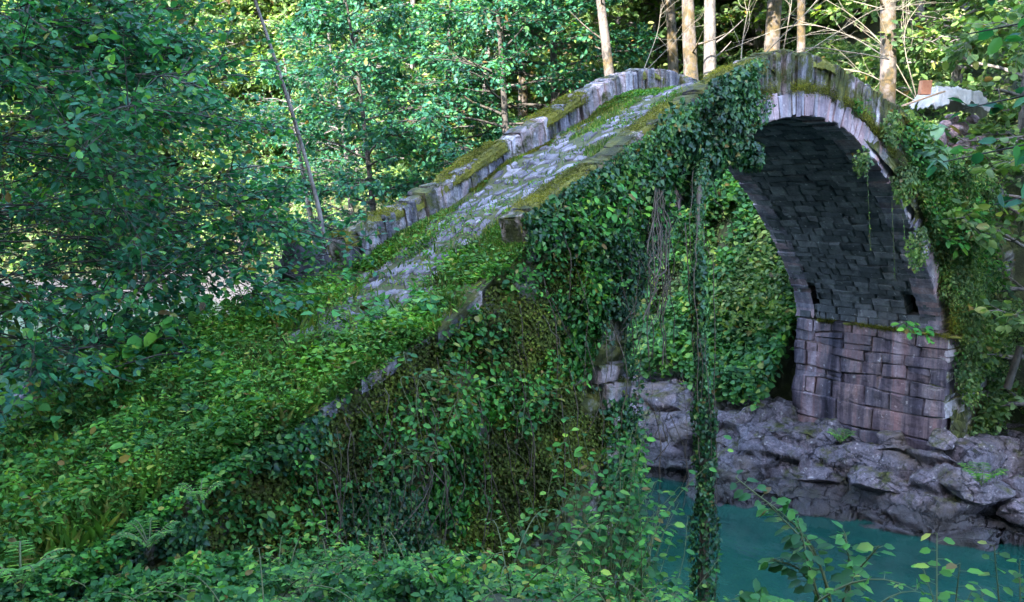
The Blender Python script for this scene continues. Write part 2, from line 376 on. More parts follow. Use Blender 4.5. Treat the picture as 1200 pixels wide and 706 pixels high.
def sheet(xs, ys):
    X, Y = np.meshgrid(xs, ys, indexing='ij'); Z = terrain(X, Y)
    return xyz(X, Y, Z), grid_faces(len(xs), len(ys))
g = Geo()
xs = np.concatenate([np.linspace(-160, -30, 40)[:-1], np.linspace(-30, -15, 30)[:-1], np.linspace(-15, 9, 240)[:-1], np.linspace(9, 30, 60)[:-1], np.linspace(30, 170, 50)])
ys = np.concatenate([np.linspace(-140, -30, 36)[:-1], np.linspace(-30, -10, 40)[:-1], np.linspace(-10, 8, 180)[:-1], np.linspace(8, 50, 120)[:-1], np.linspace(50, 190, 50)])
v, f = sheet(xs, ys)
bz = np.clip((v[:, 0]+.6)*2, 0, 1)*np.clip((7.0-v[:, 0])*2, 0, 1)*np.clip((v[:, 1]+5.8)*2, 0, 1)*np.clip((9.3-v[:, 1])*2, 0, 1)
v[:, 2] -= 1.3*bz*np.clip((-1.0-v[:, 2])*1.5, 0, 1)
g.add(v, f)
tag(g.obj('ground', M_GROUND), kind='structure')
g = Geo()
wx = np.linspace(-60, 60, 61); wy = np.linspace(-120, 60, 91)
X, Y = np.meshgrid(wx, wy, indexing='ij'); g.add(xyz(X, Y, ZW), grid_faces(61, 91))
tag(g.obj('water', M_WATER), kind='structure')

# ------------------------------------------------------------------ bridge
W = 3.0
ARCH = np.array([(-4.72, -3.9), (-4.62, -2.4), (-4.58, -1.2), (-4.55, -.2), (-4.48, .18), (-4.21, .76), (-3.83, 1.5), (-3.19, 2.27), (-2.52, 2.84), (-1.9, 3.17), (-1.3, 3.38), (-.64, 3.47), (-.08, 3.46), (.52, 3.33), (1.0, 3.14),
                 (1.44, 2.89), (2.01, 2.5), (2.64, 1.94), (3.32, 1.19), (3.85, .48), (4.1, .05), (4.15, -.3)])
ap = np.stack([ARCH[:, 0], np.zeros(len(ARCH)), ARCH[:, 1]], 1)
AF = smooth_line(ap, 900)[:, [0, 2]]
S = np.concatenate([[0], np.cumsum(np.linalg.norm(np.diff(AF, axis=0), axis=1))])
def arc_at(s):
    return np.array([np.interp(s, S, AF[:, 0]), np.interp(s, S, AF[:, 1])])
def arc_n(s):   # normal away from the void
    a = arc_at(s-.08); b = arc_at(s+.08); t = (b-a)/np.linalg.norm(b-a); return np.array([-t[1], t[0]])
def top(x): return np.interp(x, [-9, -7, -6, -5, -4, -3, -2.5, -2, -1.5, -1, -.5, 0, .8, 2.2, 3.2, 4.5, 7, 12], [.75, 1.66, 2.11, 2.58, 3.12, 3.61, 3.86, 4.1, 4.28, 4.37, 4.39, 4.33, 4.15, 3.74, 3.31, 2.8, 2.4, 2.4])
def dnear(x): return np.where(x > -6, top(x)-np.interp(x, [-6, -5.5, -1.6, -.8], [.42, .15, .15, .42]), np.interp(x, [-18, -14, -11.44, -10.78, -10.05, -8.83, -8.02, -7.06, -6], [-2.2, -1.7, -.86, -.6, -.3, .12, .53, .95, 1.68]))
def dfar(x): return np.where(x > -6.8, top(x)-.42, np.interp(x, [-18, -14, -10.85, -9.95, -8.96, -8.08, -6.8], [-2.0, -1.5, -.52, 0, .48, .92, 1.33]))
def deck(x, y):
    t = np.clip(y/W, 0, 1); x = np.asarray(x, float)
    p = xyz(x, y, 0); n = (fbm(p, 1.2, 21, 4).reshape(np.shape(x))-.5)
    return dnear(x)*(1-t)+dfar(x)*t+n*.18
BR = empty('stone_bridge', (0, 0, 0), 'old humpbacked stone arch bridge, mossy and ivy grown, over a teal river', 'bridge')

def block(g, o, ex, ey, ez, jit=.012, inset=.02):
    """a rough stone: corner o, edge vectors ex ey (face) and ez (depth, into the masonry); face side chamfered"""
    o = np.asarray(o, float); L = [np.linalg.norm(e) for e in (ex, ey)]
    ux, uy = ex/L[0], ey/L[1]; uz = ez/np.linalg.norm(ez)
    i = min(inset, .2*L[0], .2*L[1])
    c = [o, o+ex, o+ex+ey, o+ey]
    sg = [(1, 1), (-1, 1), (-1, -1), (1, -1)]
    fr = [p+i*a*ux+i*b*uy for p, (a, b) in zip(c, sg)]
    md = [p+i*uz for p in c]; bk = [p+ez for p in c]
    tilt = rng.normal(0, jit*.6, 4)
    v = np.array(fr+md+bk)+rng.normal(0, jit*.5, (12, 3)); v[:4] += tilt[:, None]*uz
    v[4:8] += tilt[:, None]*uz*.8
    q = [[0, 1, 2, 3]]
    for b in (0, 4):
        for k in range(4): q.append([b+k, b+4+k, b+4+(k+1) % 4, b+(k+1) % 4])
    g.add(v, q)

def courses(g, hs, z, u0, u1, wmin, wmax, put):
    """uneven courses: bed joints wander, blocks differ, a few are split in two or span two beds"""
    nb = len(hs); ph = rng.uniform(0, 6, nb+1)
    zz = np.concatenate([[z], z-np.cumsum(hs)])
    bed = lambda i, u: zz[i]+(0 if i == 0 else .035*math.sin(u*2.1+ph[i])+.02*math.sin(u*5.3+ph[i]*2))
    for i, h in enumerate(hs):
        u = u0
        while u < u1-.02:
            w = rng.uniform(wmin, wmax)*(1+.8*(h > .38)); e = min(u+w, u1)
            if u1-e < .2: e = u1
            b0, b1, t0, t1 = bed(i+1, u), bed(i+1, e), bed(i, u), bed(i, e)
            parts = [(b0, b1, t0, t1)]
            if rng.random() < .22 and h > .22:
                m_ = rng.uniform(.4, .6); parts = [(b0, b1, b0+(t0-b0)*m_, b1+(t1-b1)*m_), (b0+(t0-b0)*m_, b1+(t1-b1)*m_, t0, t1)]
            for q in parts: put(g, u, e, q, h)
            u = e
def quad_block(g, c4, dep, jit, inset, relief=None, cj=0):
    c = [np.asarray(p, float)+rng.normal(0, 1, 3)*cj for p in c4]; m = sum(c)/4; dn = np.asarray(dep, float); un = dn/np.linalg.norm(dn)
    # face with a subdivided, uneven surface
    uu = np.array([0, .06, .2, .4, .6, .8, .94, 1]); n_ = 8; P_ = []
    for a in uu:
        for b in uu:
            p = (c[0]*(1-a)+c[1]*a)*(1-b)+(c[3]*(1-a)+c[2]*a)*b
            ed = min(a, 1-a, b, 1-b)
            k = .0 if ed > .01 else inset
            p = p+(m-p)*(.03 if ed < .01 else 0)
            P_.append(p+un*k)
    t = rng.normal(0, jit); P_ = np.array(P_)+un*t; P_ = P_+un*((fbm(P_, 4.5, 88, 4)-.5)*(4.2*jit if relief is None else relief))[:, None]
    F = grid_faces(n_, n_); b0 = g.n
    idx = np.arange(n_*n_).reshape(n_, n_); rim = list(idx[:, 0])+list(idx[-1, 1:])+list(idx[::-1, -1][1:])+list(idx[0, ::-1][1:-1])
    nr = len(rim); V = np.vstack([P_, P_[rim]+dn])
    q = [[rim[k], n_*n_+k, n_*n_+(k+1) % nr, rim[(k+1) % nr]] for k in range(nr)]
    g.add(V, np.vstack([F, q]))
# --- vault (courses of stones seen from below) and left pier
s_r = float(np.interp(-.3, AF[::-1, 1][:120], S[::-1][:120]))
g = Geo(); gb = Geo()
s = 0.0
NICHE = [(.28, .62), (2.5, 2.84)]
while s < S[-1]-.05:
    h = rng.uniform(.10, .19); s2 = min(s+h, S[-1])
    a, b = arc_at(s), arc_at(s2); n = arc_n((s+s2)/2); n3 = np.array([n[0], 0, n[1]])
    y = .06
    right = a[0] > 3 and -.02 < (a[1]+b[1])/2 < .42
    while y < W-.06:
        w = rng.uniform(.14, .5); y2 = min(y+w, W-.05)
        if W-.05-y2 < .15: y2 = W-.05
        if right:
            for n0, n1 in NICHE:
                if y < n0 < y2: y2 = n0
                elif n0 <= y < n1: y2 = n1
            if any(abs(y-n0) < .01 for n0, n1 in NICHE): y = y2; continue
        off = rng.uniform(-.012, .010)
        o = np.array([a[0], y+.006, a[1]])+n3*off
        e1 = np.array([b[0]-a[0], 0, b[1]-a[1]]); jv = lambda: rng.normal(0, .007, 3)
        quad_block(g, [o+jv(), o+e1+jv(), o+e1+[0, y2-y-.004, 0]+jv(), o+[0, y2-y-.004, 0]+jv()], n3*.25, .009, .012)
        y = y2
    s = s2
# dark mortar/backing behind the courses, left open at the two beam holes
ss = np.linspace(0, S[-1], 140); yy = np.concatenate([[.02], *[np.linspace(a, b, 3) for a, b in NICHE], [W-.02]]); yy = np.unique(yy)
BV = []
for q in ss:
    a = arc_at(q)+arc_n(q)*.085
    for y in yy: BV.append((a[0], y, a[1]))
BV = np.array(BV); F = grid_faces(len(ss), len(yy))
ctr = BV[F].mean(1)
hole = (ctr[:, 0] > 3) & (ctr[:, 2] > 0) & (ctr[:, 2] < .38) & (((ctr[:, 1] > .28) & (ctr[:, 1] < .62)) | ((ctr[:, 1] > 2.5) & (ctr[:, 1] < 2.84)))
g.add(BV, F[~hole])
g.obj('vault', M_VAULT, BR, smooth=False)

# --- right abutment below the ledge (bigger squared courses) ; its face looks along -x
XA = 4.02
g = Geo()
rows = [.21, .26, .19, .3, .24, .36, .46, .6, .4]
def put_in(g, u, e, q, h):
    x = XA+rng.uniform(-.012, .010)-(.03 if h > .4 else 0); gp = .0005
    quad_block(g, [(x, u+gp, q[0]+gp), (x, e-gp, q[1]+gp), (x, e-gp, q[3]-gp), (x, u+gp, q[2]-gp)], (.35, 0, 0), .010, .020*rng.choice([.35, .8, 1.6]), .085, .012)
courses(g, rows, -.32, -.24, 2.98, .25, .85, put_in)
g.add([(XA+.05, -.2, -3.6), (XA+.05, 2.96, -3.6), (XA+.05, 2.96, -.36), (XA+.05, -.2, -.36), (6, -.2, -.36), (6, -.2, -3.6), (6, 2.96, -.36)],
      [[0, 1, 2, 3], [0, 3, 4, 5], [3, 2, 6, 4]])
g.obj('abutment', M_ABUT, BR, smooth=False)
g = Geo()
def put_side(g, u, e, q, h):
    y = -.24+rng.uniform(-.03, .02); gp = .002
    quad_block(g, [(u+gp, y, q[0]+gp), (e-gp, y, q[1]+gp), (e-gp, y, q[3]-gp), (u+gp, y, q[2]-gp)], (0, .3, 0), .016, .02, .09, .014)
courses(g, rows, -.32, XA+.01, 6.4, .3, .8, put_side)
g.obj('wing_wall', M_WALL2, BR, smooth=False)
# ledge moss
g = Geo()
def lump(g, c, r, n=10, amp=.35, seed=0, flat=1.0):
    u = np.linspace(0, np.pi, n); w = np.linspace(0, 2*np.pi, n*2, endpoint=False)
    U, Wd = np.meshgrid(u, w, indexing='ij')
    d = xyz(np.sin(U)*np.cos(Wd), np.sin(U)*np.sin(Wd), np.cos(U))
    k = 1+amp*(fbm(d*1.0+seed*7.3, 1.6, seed, 3)-.5)*2
    v = d*k[:, None]*np.asarray(r)+np.asarray(c); g.add(v, grid_faces(n, n*2, True))
for k in range(16):
    y = rng.uniform(-.3, 2.9); lump(g, (XA+.05, y, -.325), (.07, rng.uniform(.1, .25), .03), 7, .4, k)
for k in range(6):
    lump(g, (4.3+rng.uniform(-.1, .4), -.2, rng.uniform(-.2, .4)), (rng.uniform(.10, .2), .09, rng.uniform(.08, .16)), 12, .7, k+40)
tag(g.obj('moss_pad', M_MOSS, BR), kind='stuff')

# --- arch ring: thin upright slabs, both faces
s0 = S[np.argmin(np.abs(AF[:, 1]-.0)+(AF[:, 0] > 0)*9)]
for yf, dy in ((-.045, .42), (W+.045, -.42)):
    s = s0; g = Geo()
    while s < S[-1]-.02:
        w = rng.uniform(.07, .16); s2 = min(s+w, S[-1])
        a, b = arc_at(s), arc_at(s2); na, nb = arc_n(s), arc_n(s2)
        d = rng.uniform(.30, .36); i0 = rng.uniform(-.03, .015)
        yo = yf+rng.uniform(-.02, .02)
        A = np.array([a[0]+na[0]*i0, yo, a[1]+na[1]*i0]); B = np.array([b[0]+nb[0]*i0, yo, b[1]+nb[1]*i0])
        A2 = np.array([a[0]+na[0]*d, yo, a[1]+na[1]*d]); B2 = np.array([b[0]+nb[0]*d, yo, b[1]+nb[1]*d])
        gap = .002*(B-A)/np.linalg.norm(B-A)
        c = [A+gap, B-gap, B2-gap, A2+gap]; m = sum(c)/4
        fr = [p+(m-p)*.05+rng.normal(0, .009, 3) for p in c]; ins = np.array([0, .02*np.sign(dy), 0])
        md = [p+ins for p in c]; bk = [p+np.array([0, dy, 0]) for p in c]
        q = [[0, 1, 2, 3]]
        for bb in (0, 4):
            for k in range(4): q.append([bb+k, bb+4+k, bb+4+(k+1) % 4, bb+(k+1) % 4])
        g.add(fr+md+bk, q)
        s = s2
    g.obj('arch_ring', M_RING, BR, smooth=False)

# --- spandrel walls: near face (battered, lumpy) and far face
def face_y(x, z):  # near face, leaning out towards its foot on the left
    x = np.asarray(x, float); z = np.asarray(z, float)
    p = xyz(x, 0, z); n = fbm(p, 1.1, 31, 4)-.5; n2 = fbm(p, 4.5, 77, 3)-.5
    dep = np.maximum(0, dnear(x.ravel())-z.ravel())
    bat = np.where(x.ravel() < -4.4, .10*dep, np.where(x.ravel() > 4, .075*dep, .03*dep))
    edge = np.clip(np.abs(x.ravel()+4.2)/.5, .25, 1)
    return (.02-bat-np.clip(n*.5*edge+n2*.12, -.3, .3)*np.clip(dep*2, 0.2, 1)).reshape(x.shape)
g = Geo()
def patch(xs, bot, tp, rows, fy):
    X = np.repeat(xs[:, None], rows, 1); t = np.linspace(0, 1, rows)[None]
    Z = bot(xs)[:, None]*(1-t)+tp(xs)[:, None]*t
    return xyz(X, fy(X, Z), Z), grid_faces(len(xs), rows)
arch_up = np.argsort(AF[:, 0])
def archz(x):
    k = (AF[:, 1] > -.1)
    A = AF[k]; o = np.argsort(A[:, 0]); return np.interp(x, A[o, 0], A[o, 1])
nt_ = lambda x: dnear(x)+.03
g.add(*patch(np.linspace(-17, -4.5, 220), lambda x: np.full_like(x, -4.2), nt_, 80, face_y))
g.add(*patch(np.linspace(-4.5, 4.12, 150), lambda x: archz(x)+.1, nt_, 30, face_y))
g.add(*patch(np.linspace(4.2, 10, 90), lambda x: np.full_like(x, -3.6), nt_, 80, face_y))
fy2 = lambda X, Z: np.full_like(X, W)
g.add(*patch(np.linspace(-17, -4.5, 60), lambda x: np.full_like(x, -4.2), lambda x: dfar(x)+.0, 12, fy2))
g.add(*patch(np.linspace(-4.5, 4.12, 60), lambda x: archz(x)+.1, lambda x: dfar(x)+.0, 8, fy2))
g.add(*patch(np.linspace(4.2, 10, 30), lambda x: np.full_like(x, -3.6), lambda x: dfar(x)+.0, 8, fy2))
g.obj('spandrel_wall', M_WALL, BR)
# left pier corner stones (pale quoins seen beside the channel)
g = Geo(); z = -3.7
while z < .1:
    h = rng.uniform(.2, .38); w = rng.uniform(.28, .5)
    yv = float(face_y(np.array([-4.75]), np.array([z]))[0])
    block(g, (-4.5-w, yv-.07, z), np.array([w, 0, 0]), np.array([0, 0, h-.015]), np.array([0, .5, 0]), .03, .03)
    block(g, (-4.49, yv-.05, z), np.array([0, .45, 0]), np.array([0, 0, h-.015]), np.array([-.3, 0, 0]), .03, .03)
    z += h
g.obj('pier_quoin', M_PAR, BR, smooth=False)

# --- deck: soil sheet and flat irregular paving stones
g = Geo()
xs = np.linspace(-17, 9.5, 330); ys = np.linspace(-.02, W, 46)
X, Y = np.meshgrid(xs, ys, indexing='ij'); g.add(xyz(X, Y, deck(X, Y)), grid_faces(len(xs), len(ys)))
g.obj('deck', M_DECKSOIL, BR)
g = Geo()
x = -11.0
while x < 3:
    w = rng.uniform(.10, .21); y = .38
    while y < 2.6:
        d = rng.uniform(.12, .3)
        xc = x+w/2; yc = y+d/2
        bare = fbm(xyz(xc*.6, yc, 0), 1.1, 55, 3)[0]+.42*math.exp(-((yc-1.45)/.8)**2)-.05*np.clip(-3.6-xc, 0, 4)+.05*(xc > -3.2)
        if bare > .62+.06*rng.normal():
            sk = rng.normal(0, .04, 2)
            gq = rng.uniform(.008, .03); c = np.array([[x+gq+sk[0], y+gq], [x+w-gq+sk[0], y+gq+sk[1]], [x+w-gq, y+d-gq+sk[1]], [x+gq, y+d-gq]])+rng.normal(0, .025, (4, 2))
            m = c.mean(0)
            # eight-sided irregular flag
            e = [];
            for k in range(4):
                a_, b_ = c[k], c[(k+1) % 4]
                e += [a_+(m-a_)*rng.uniform(.05, .22), (a_+b_)/2+rng.normal(0, .012, 2)]
            e = np.array(e); zc = deck(e[:, 0], e[:, 1])+rng.uniform(-.02, .02)
            e2 = m+(e-m)*.93; V = np.vstack([np.c_[e2, zc+.012+rng.normal(0, .004, 8)], np.c_[e, zc-.004], np.c_[e, zc-.1], [[m[0], m[1], zc.mean()+.016]]])
            q = [[8+k, 8+(k+1) % 8, (k+1) % 8, k] for k in range(8)]+[[16+k, 16+(k+1) % 8, 8+(k+1) % 8, 8+k] for k in range(8)]
            b0 = g.n; g.add(V, q); g.f[3].append(np.array([[k, (k+1) % 8, 24] for k in range(8)])+b0)
        y += d
    x += w
tag(g.obj('paving', M_PAVE, BR, smooth=False), kind='stuff')

# --- parapets: upright slabs set on edge, moss cushions along their tops
def parapet(y0, y1, x0, x1, name, mossy, mat):
    g = Geo(); x = x0
    while x < x1:
        w = rng.uniform(.085, .185); sl = float(top(x+w)-top(x))/w; a = math.atan(sl); a2 = a*.55
        ux = np.array([math.cos(a), 0, math.sin(a)]); uz = np.array([-math.sin(a2), 0, math.cos(a2)])
        L = w/math.cos(a)
        zt = float(top(x+w/2))+rng.uniform(-.035, .02); h = rng.uniform(.55, .66)
        ya, yb = y0+rng.uniform(-.035, .035), y1+rng.uniform(-.035, .035)
        tp = np.array([x+w/2, 0, zt])
        nx_, nz_ = 3, 5
        for (yy, sg) in ((ya, 1), (yb, -1)):
            pass
        # closed box, subdivided and roughened, rounded towards its top edges
        U = np.array([-.5, -.40, 0, .40, .5])*L*.97; Yv = np.array([ya, ya+.03, (ya+yb)/2, yb-.03, yb]); Zv = np.array([-h, -h*.66, -h*.33, -.035, 0])
        idx = {}; V = []; Q = []
        jt = rng.normal(0, .010, (5, 5, 5, 3))
        def vid(i, j, k):
            if (i, j, k) not in idx:
                u_, y_, z_ = U[i], Yv[j], Zv[k]
                if k == 4 and (j in (0, 4)): z_ -= .025; y_ += .012*(1 if j == 0 else -1)
                if k == 4 and (i in (0, 4)): z_ -= .018
                idx[(i, j, k)] = len(V); V.append(tp+ux*u_+uz*z_+np.array([0, y_, 0])+jt[i, j, k])
            return idx[(i, j, k)]
        for a_ in range(4):
            for b_ in range(4):
                Q += [[vid(a_, 0, b_), vid(a_+1, 0, b_), vid(a_+1, 0, b_+1), vid(a_, 0, b_+1)], [vid(a_+1, 4, b_), vid(a_, 4, b_), vid(a_, 4, b_+1), vid(a_+1, 4, b_+1)],
                      [vid(0, a_+1, b_), vid(0, a_, b_), vid(0, a_, b_+1), vid(0, a_+1, b_+1)], [vid(4, a_, b_), vid(4, a_+1, b_), vid(4, a_+1, b_+1), vid(4, a_, b_+1)],
                      [vid(a_, b_, 4), vid(a_+1, b_, 4), vid(a_+1, b_+1, 4), vid(a_, b_+1, 4)]]
        g.add(V, Q)
        x += w
    p = g.obj(name, mat, BR, smooth=False)
    # moss: one rolling sheet, sunk into the stone where no moss grows
    gm = Geo(); xs = np.linspace(x0+.02, x1-.05, int((x1-x0)*34)); v = np.linspace(-1, 1, 17)
    X, V = np.meshgrid(xs, v, indexing='ij'); yc, hw = (y0+y1)/2, (y1-y0)/2-.01
    Y = yc+hw*np.sign(V)*np.minimum(np.abs(V)*1.25, 1+.12*np.abs(V)); drop = np.clip(np.abs(V)-.72, 0, 1)*.55
    k = np.clip((fbm(xyz(X, Y*.35, drop), 1.1, 333+int(y0*10), 3).reshape(X.shape)-.665+.30*mossy(X))*6, 0, 1)
    k = k*(3-2*k)*k**.3 if False else k
    bump = fbm(xyz(X, Y, 0), 16, 17, 3).reshape(X.shape)-.5; big = fbm(xyz(X, Y, 3), 4, 18, 2).reshape(X.shape)-.5
    Z = top(X)-.075+k*(.085+.09*big+.06*bump)-drop*(1+.8*big)
    Y = Y+np.sign(V)*(np.abs(V) > .7)*(k*(.03+.06*bump+.06*big)-.06*(1-k))
    gm.add(xyz(X, Y, Z), grid_faces(len(xs), 17)); tag(gm.obj('moss_cap', M_MOSS, p), kind='stuff')
    Pm = gm.v[0]; km = k.ravel(); sel = rng.choice(len(Pm), 52000, p=(km**2)/np.sum(km**2)); q = Pm[sel]+rng.normal(0, .013, (len(sel), 3)); q = q[in_view(q)]; m = len(q)
    gf = Geo(); nr = rvec(m, .6); nr[:, 1] -= .6; nr[:, 2] += .6; ax = rvec(m, .7); ax[:, 2] += .3; leaves(gf, q, ax, nr, rng.uniform(.012, .028, m), 'long')
    tag(gf.obj('moss_tuft', M_MOSSLEAF, p), kind='stuff')
    return p
parapet(W-.36, W+.04, -6.8, 4.2, 'far_parapet', lambda x: np.where(x < -2.4, 1.0, .25), M_PAR)
parapet(-.03, .37, -6.0, 6.4, 'near_parapet', lambda x: np.where(x < -1.7, .95, .55), M_PARM)
# --- loose coping stones along the broken edge
for (px, py, l) in ((345, 497, .34), (372, 480, .4), (430, 434, .26), (445, 418, .3), (520, 384, .3), (545, 362, .34), (528, 372, .22)):
    q = at_y(px, py, .05); g = Geo()
    zz = float(dnear(q[0])); sl = float(dnear(q[0]+.2)-dnear(q[0]-.2))/.4
    quad_block(g, [(q[0]-l*.5, -.06, zz+.05-sl*l*.5), (q[0]+l*.5, -.05, zz+.05+sl*l*.5), (q[0]+l*.45, .26, zz+.07+sl*l*.5), (q[0]-l*.45, .24, zz+.07-sl*l*.5)], (0, 0, -.16), .012, .02)
    g.obj('coping_stone', M_PAR, BR, smooth=False)

# ------------------------------------------------------------------ rocks
def rock(name, c, r, label, group, seed, mat=M_ROCK, n=44, amp=.42, rot=0):
    o = empty(name, c, label, 'rock', group) if False else None
    g = Geo()
    u = np.linspace(0, np.pi, n); w = np.linspace(0, 2*np.pi, n*2, endpoint=False)
    U, Wd = np.meshgrid(u, w, indexing='ij')
    d = xyz(np.sin(U)*np.cos(Wd), np.sin(U)*np.sin(Wd), np.cos(U))
    # planar chops give broken faces
    k = np.ones(len(d)); rs = np.random.default_rng(seed)
    for _ in range(16):
        nn = rs.normal(0, 1, 3); nn /= np.linalg.norm(nn); h = rs.uniform(.5, .9)
        dd = d@nn; k = np.where(dd*k > h, h/np.maximum(dd, .01), k)
    k = k*(1+amp*.8*(fbm(d+seed*3.1, 1.7, seed, 5)-.5))
    v = d*k[:, None]*np.asarray(r)
    # bedding cracks and chips
    lay = np.sin((v[:, 2]+.25*fbm(v+seed, 1.5, seed+1, 3))*18/max(r[2], .2)*.5)
    v = v*(1-.05*np.clip(-lay-.4, 0, 1)[:, None]*np.array([1, 1, 0]))
    v += (fbm(v*1.0+seed, 4.5, seed+3, 5)[:, None]-.5)*.34*min(min(r), .5)*d
    cs, sn = math.cos(rot), math.sin(rot)
    v = np.c_[v[:, 0]*cs-v[:, 1]*sn, v[:, 0]*sn+v[:, 1]*cs, v[:, 2]]
    g.add(v, grid_faces(n, n*2, True)); me = g.mesh(name, mat, True)
    o = bpy.data.objects.new(name, me); COL.objects.link(o); o.location = c
    tag(o, label, 'rock', group); return o
RK = 'boulders along the far river bank'
# bank rocks: pixel of the rock's middle, distance from the abutment plane chosen by x, radii
BOULD = [
 (728, 500, 3.2, (.8, .9, .42), 'flat pale boulder partly behind the left pier edge'),
 (760, 488, 4.3, (1.1, .8, .33), 'dark overhanging slab above the smooth boulders under the arch'),
 (808, 505, 3.4, (.45, .5, .5), 'upright pale block just left of the ivy column'),
 (955, 545, 2.9, (1.0, .75, .42), 'long pale boulder below the abutment foot'),
 (1030, 555, 3.1, (1.0, .8, .45), 'wide grey boulder below the right half of the abutment'),
 (1140, 556, 3.5, (.8, .7, .4), 'large mossy boulder by the right bank plants'),
 (1200, 590, 3.8, (.8, .7, .42), 'mossy boulder cut off by the right picture edge'),
 (905, 505, 3.4, (.3, .28, .2), 'small loose stone stacked left of the abutment foot'),
 (925, 490, 3.7, (.25, .25, .18), 'small pale stone against the abutment corner'),
 (975, 495, 3.75, (.42, .5, .32), 'dark angular block at the abutment foot'),
 (1045, 505, 3.75, (.35, .45, .26), 'rounded block in the middle of the abutment foot'),
 (1105, 508, 3.75, (.4, .5, .28), 'dark boulder under the right corner of the abutment'),
 (850, 480, 4.2, (.55, .6, .45), 'shadowed rock below the bushes under the arch'),
 (1000, 632, 1.6, (.6, .35, .12), 'flat wet stone just breaking the water surface'),
 (1085, 640, 2.3, (.9, .4, .10), 'low gravelly shoal stone at the river edge'),
]
for k, (px, py, x, r, lab) in enumerate(BOULD):
    c = at_x(px, py, x+.35*r[0]); c[2] -= .16; r = tuple(np.array(r)*.85)
    rock('boulder', c, r, lab, RK, 100+k, rot=rng.uniform(-.4, .4)+2.0)
# bedrock shelf along the right bank: cracked, bedded rock
def worley(Q, seed):
    i = np.floor(Q).astype(np.int64); f1 = np.full(len(Q), 9.); f2 = np.full(len(Q), 9.); cid = np.zeros(len(Q))
    for dx in (-1, 0, 1):
        for dy in (-1, 0, 1):
            for dz in (-1, 0, 1):
                c = i+[dx, dy, dz]; o = [_h(c[:, 0], c[:, 1], c[:, 2], seed+e) for e in (0, 31, 67, 101)]
                dd = np.sqrt((c[:, 0]+o[0]-Q[:, 0])**2+(c[:, 1]+o[1]-Q[:, 1])**2+(c[:, 2]+o[2]-Q[:, 2])**2)
                n1 = dd < f1; f2 = np.where(n1, f1, np.minimum(f2, dd)); cid = np.where(n1, o[3], cid); f1 = np.where(n1, dd, f1)
    return f1, f2, cid
g = Geo(); nx, ny = 360, 520
xs = np.linspace(-.8, 7.2, nx); ys = np.linspace(-6, 9.5, ny)
X, Y = np.meshgrid(xs, ys, indexing='ij')
q = xyz(X, Y, 0); hgt = terrain(X, Y)-.10
base = hgt.ravel()
# two ledges: a low one at the water, a higher one set back
dr_ = X-np.interp(Y, _y, _xr)+(fbm(q, .5, 733, 3).reshape(X.shape)-.5)*1.6
led = np.interp(dr_, [-1, -.15, .0, .3, .6, .7, 1.0, 1.2, 1.9, 3, 4], [-4.6, -4.3, -3.5, -3.32, -3.22, -2.85, -2.68, -2.45, -2.35, -2.15, -1.7]).ravel()
Z0 = np.where(base > -1.7, base-.3, np.minimum(led, base+.6))
Z0 = Z0.reshape(X.shape)
ds = np.hypot(X-np.clip(X, 3.8, 5.6), Y-np.clip(Y, -.5, 3.2)); Z0 = np.maximum(Z0, -2.42-2.1*np.maximum(0, ds-.3))
dzx, dzy = np.gradient(Z0, xs, ys); nrm = unit(np.stack([-dzx, -dzy, np.ones_like(dzx)], -1).reshape(-1, 3))
P0 = xyz(X, Y, Z0)
ca, sa = math.cos(2.05), math.sin(2.05); wp = (np.stack([fbm(P0, .8, 741+e, 3) for e in range(3)], 1)-.5)*[1.2, 1.0, .5]
PW = P0+wp
A = np.c_[(PW[:, 0]*ca+PW[:, 1]*sa)*.5, (-PW[:, 0]*sa+PW[:, 1]*ca)*.8, PW[:, 2]*1.7]
f1, f2, cid = worley(A, 5); g1, g2, cid2 = worley(A*2.3+9, 6)
ed = np.clip((f2-f1)/.16, 0, 1)**.5; ed2 = np.clip((g2-g1)/.2, 0, 1)**.5
D = .34*(cid-.5)*ed-.24*(1-ed)+.07*np.abs(2*fbm(P0*[1, 1, 2.5], 2.3, 761, 4)-1)+.07*(cid2-.5)*ed2-.055*(1-ed2)+.16*(fbm(P0, 1.7, 751, 4)-.5)+.05*(fbm(P0, 9, 757, 4)-.5)+.10*np.clip(.6-f1, 0, 1)
V = P0+nrm*D[:, None]
inb = (V[:, 1] > -.2) & (V[:, 1] < 2.98) & (V[:, 0] > XA-.05)
V[:, 2] -= .5*inb+np.clip((base+1.8)*1.5, 0, 3)
g.add(V, grid_faces(nx, ny)); tag(g.obj('bedrock', M_ROCK), kind='structure')
b = at_d(362, 306, 13.6); rock('boulder', (b[0], b[1], b[2]-.15), (.48, .5, .5), 'pinkish boulder at the foot of the far parapet under the leaning tree', None, 300, M_PALE)
# pale gravel bar stones upstream
for k in range(26):
    px = rng.uniform(20, 330); py = rng.uniform(360, 500); q = ray(px, py); t = (ZW-CAM[2])/q[2]; p = CAM+q*t
    r = rng.uniform(.3, .9)
    rock('boulder', (p[0], p[1], ZW+.02), (r, r*.8, r*.4), 'pale river boulder lying in the water upstream behind the ramp', 'pale boulders upstream of the bridge', 400+k, M_PALE, n=18, rot=rng.uniform(0, 3))

# ------------------------------------------------------------------ plants: mass cover
def keep(p, m=200): return p[in_view(p, m)]
def up_n(n, s=.45):
    v = rvec(n, s); v[:, 2] += 1; return v
def bank(n): return rng.random(n)
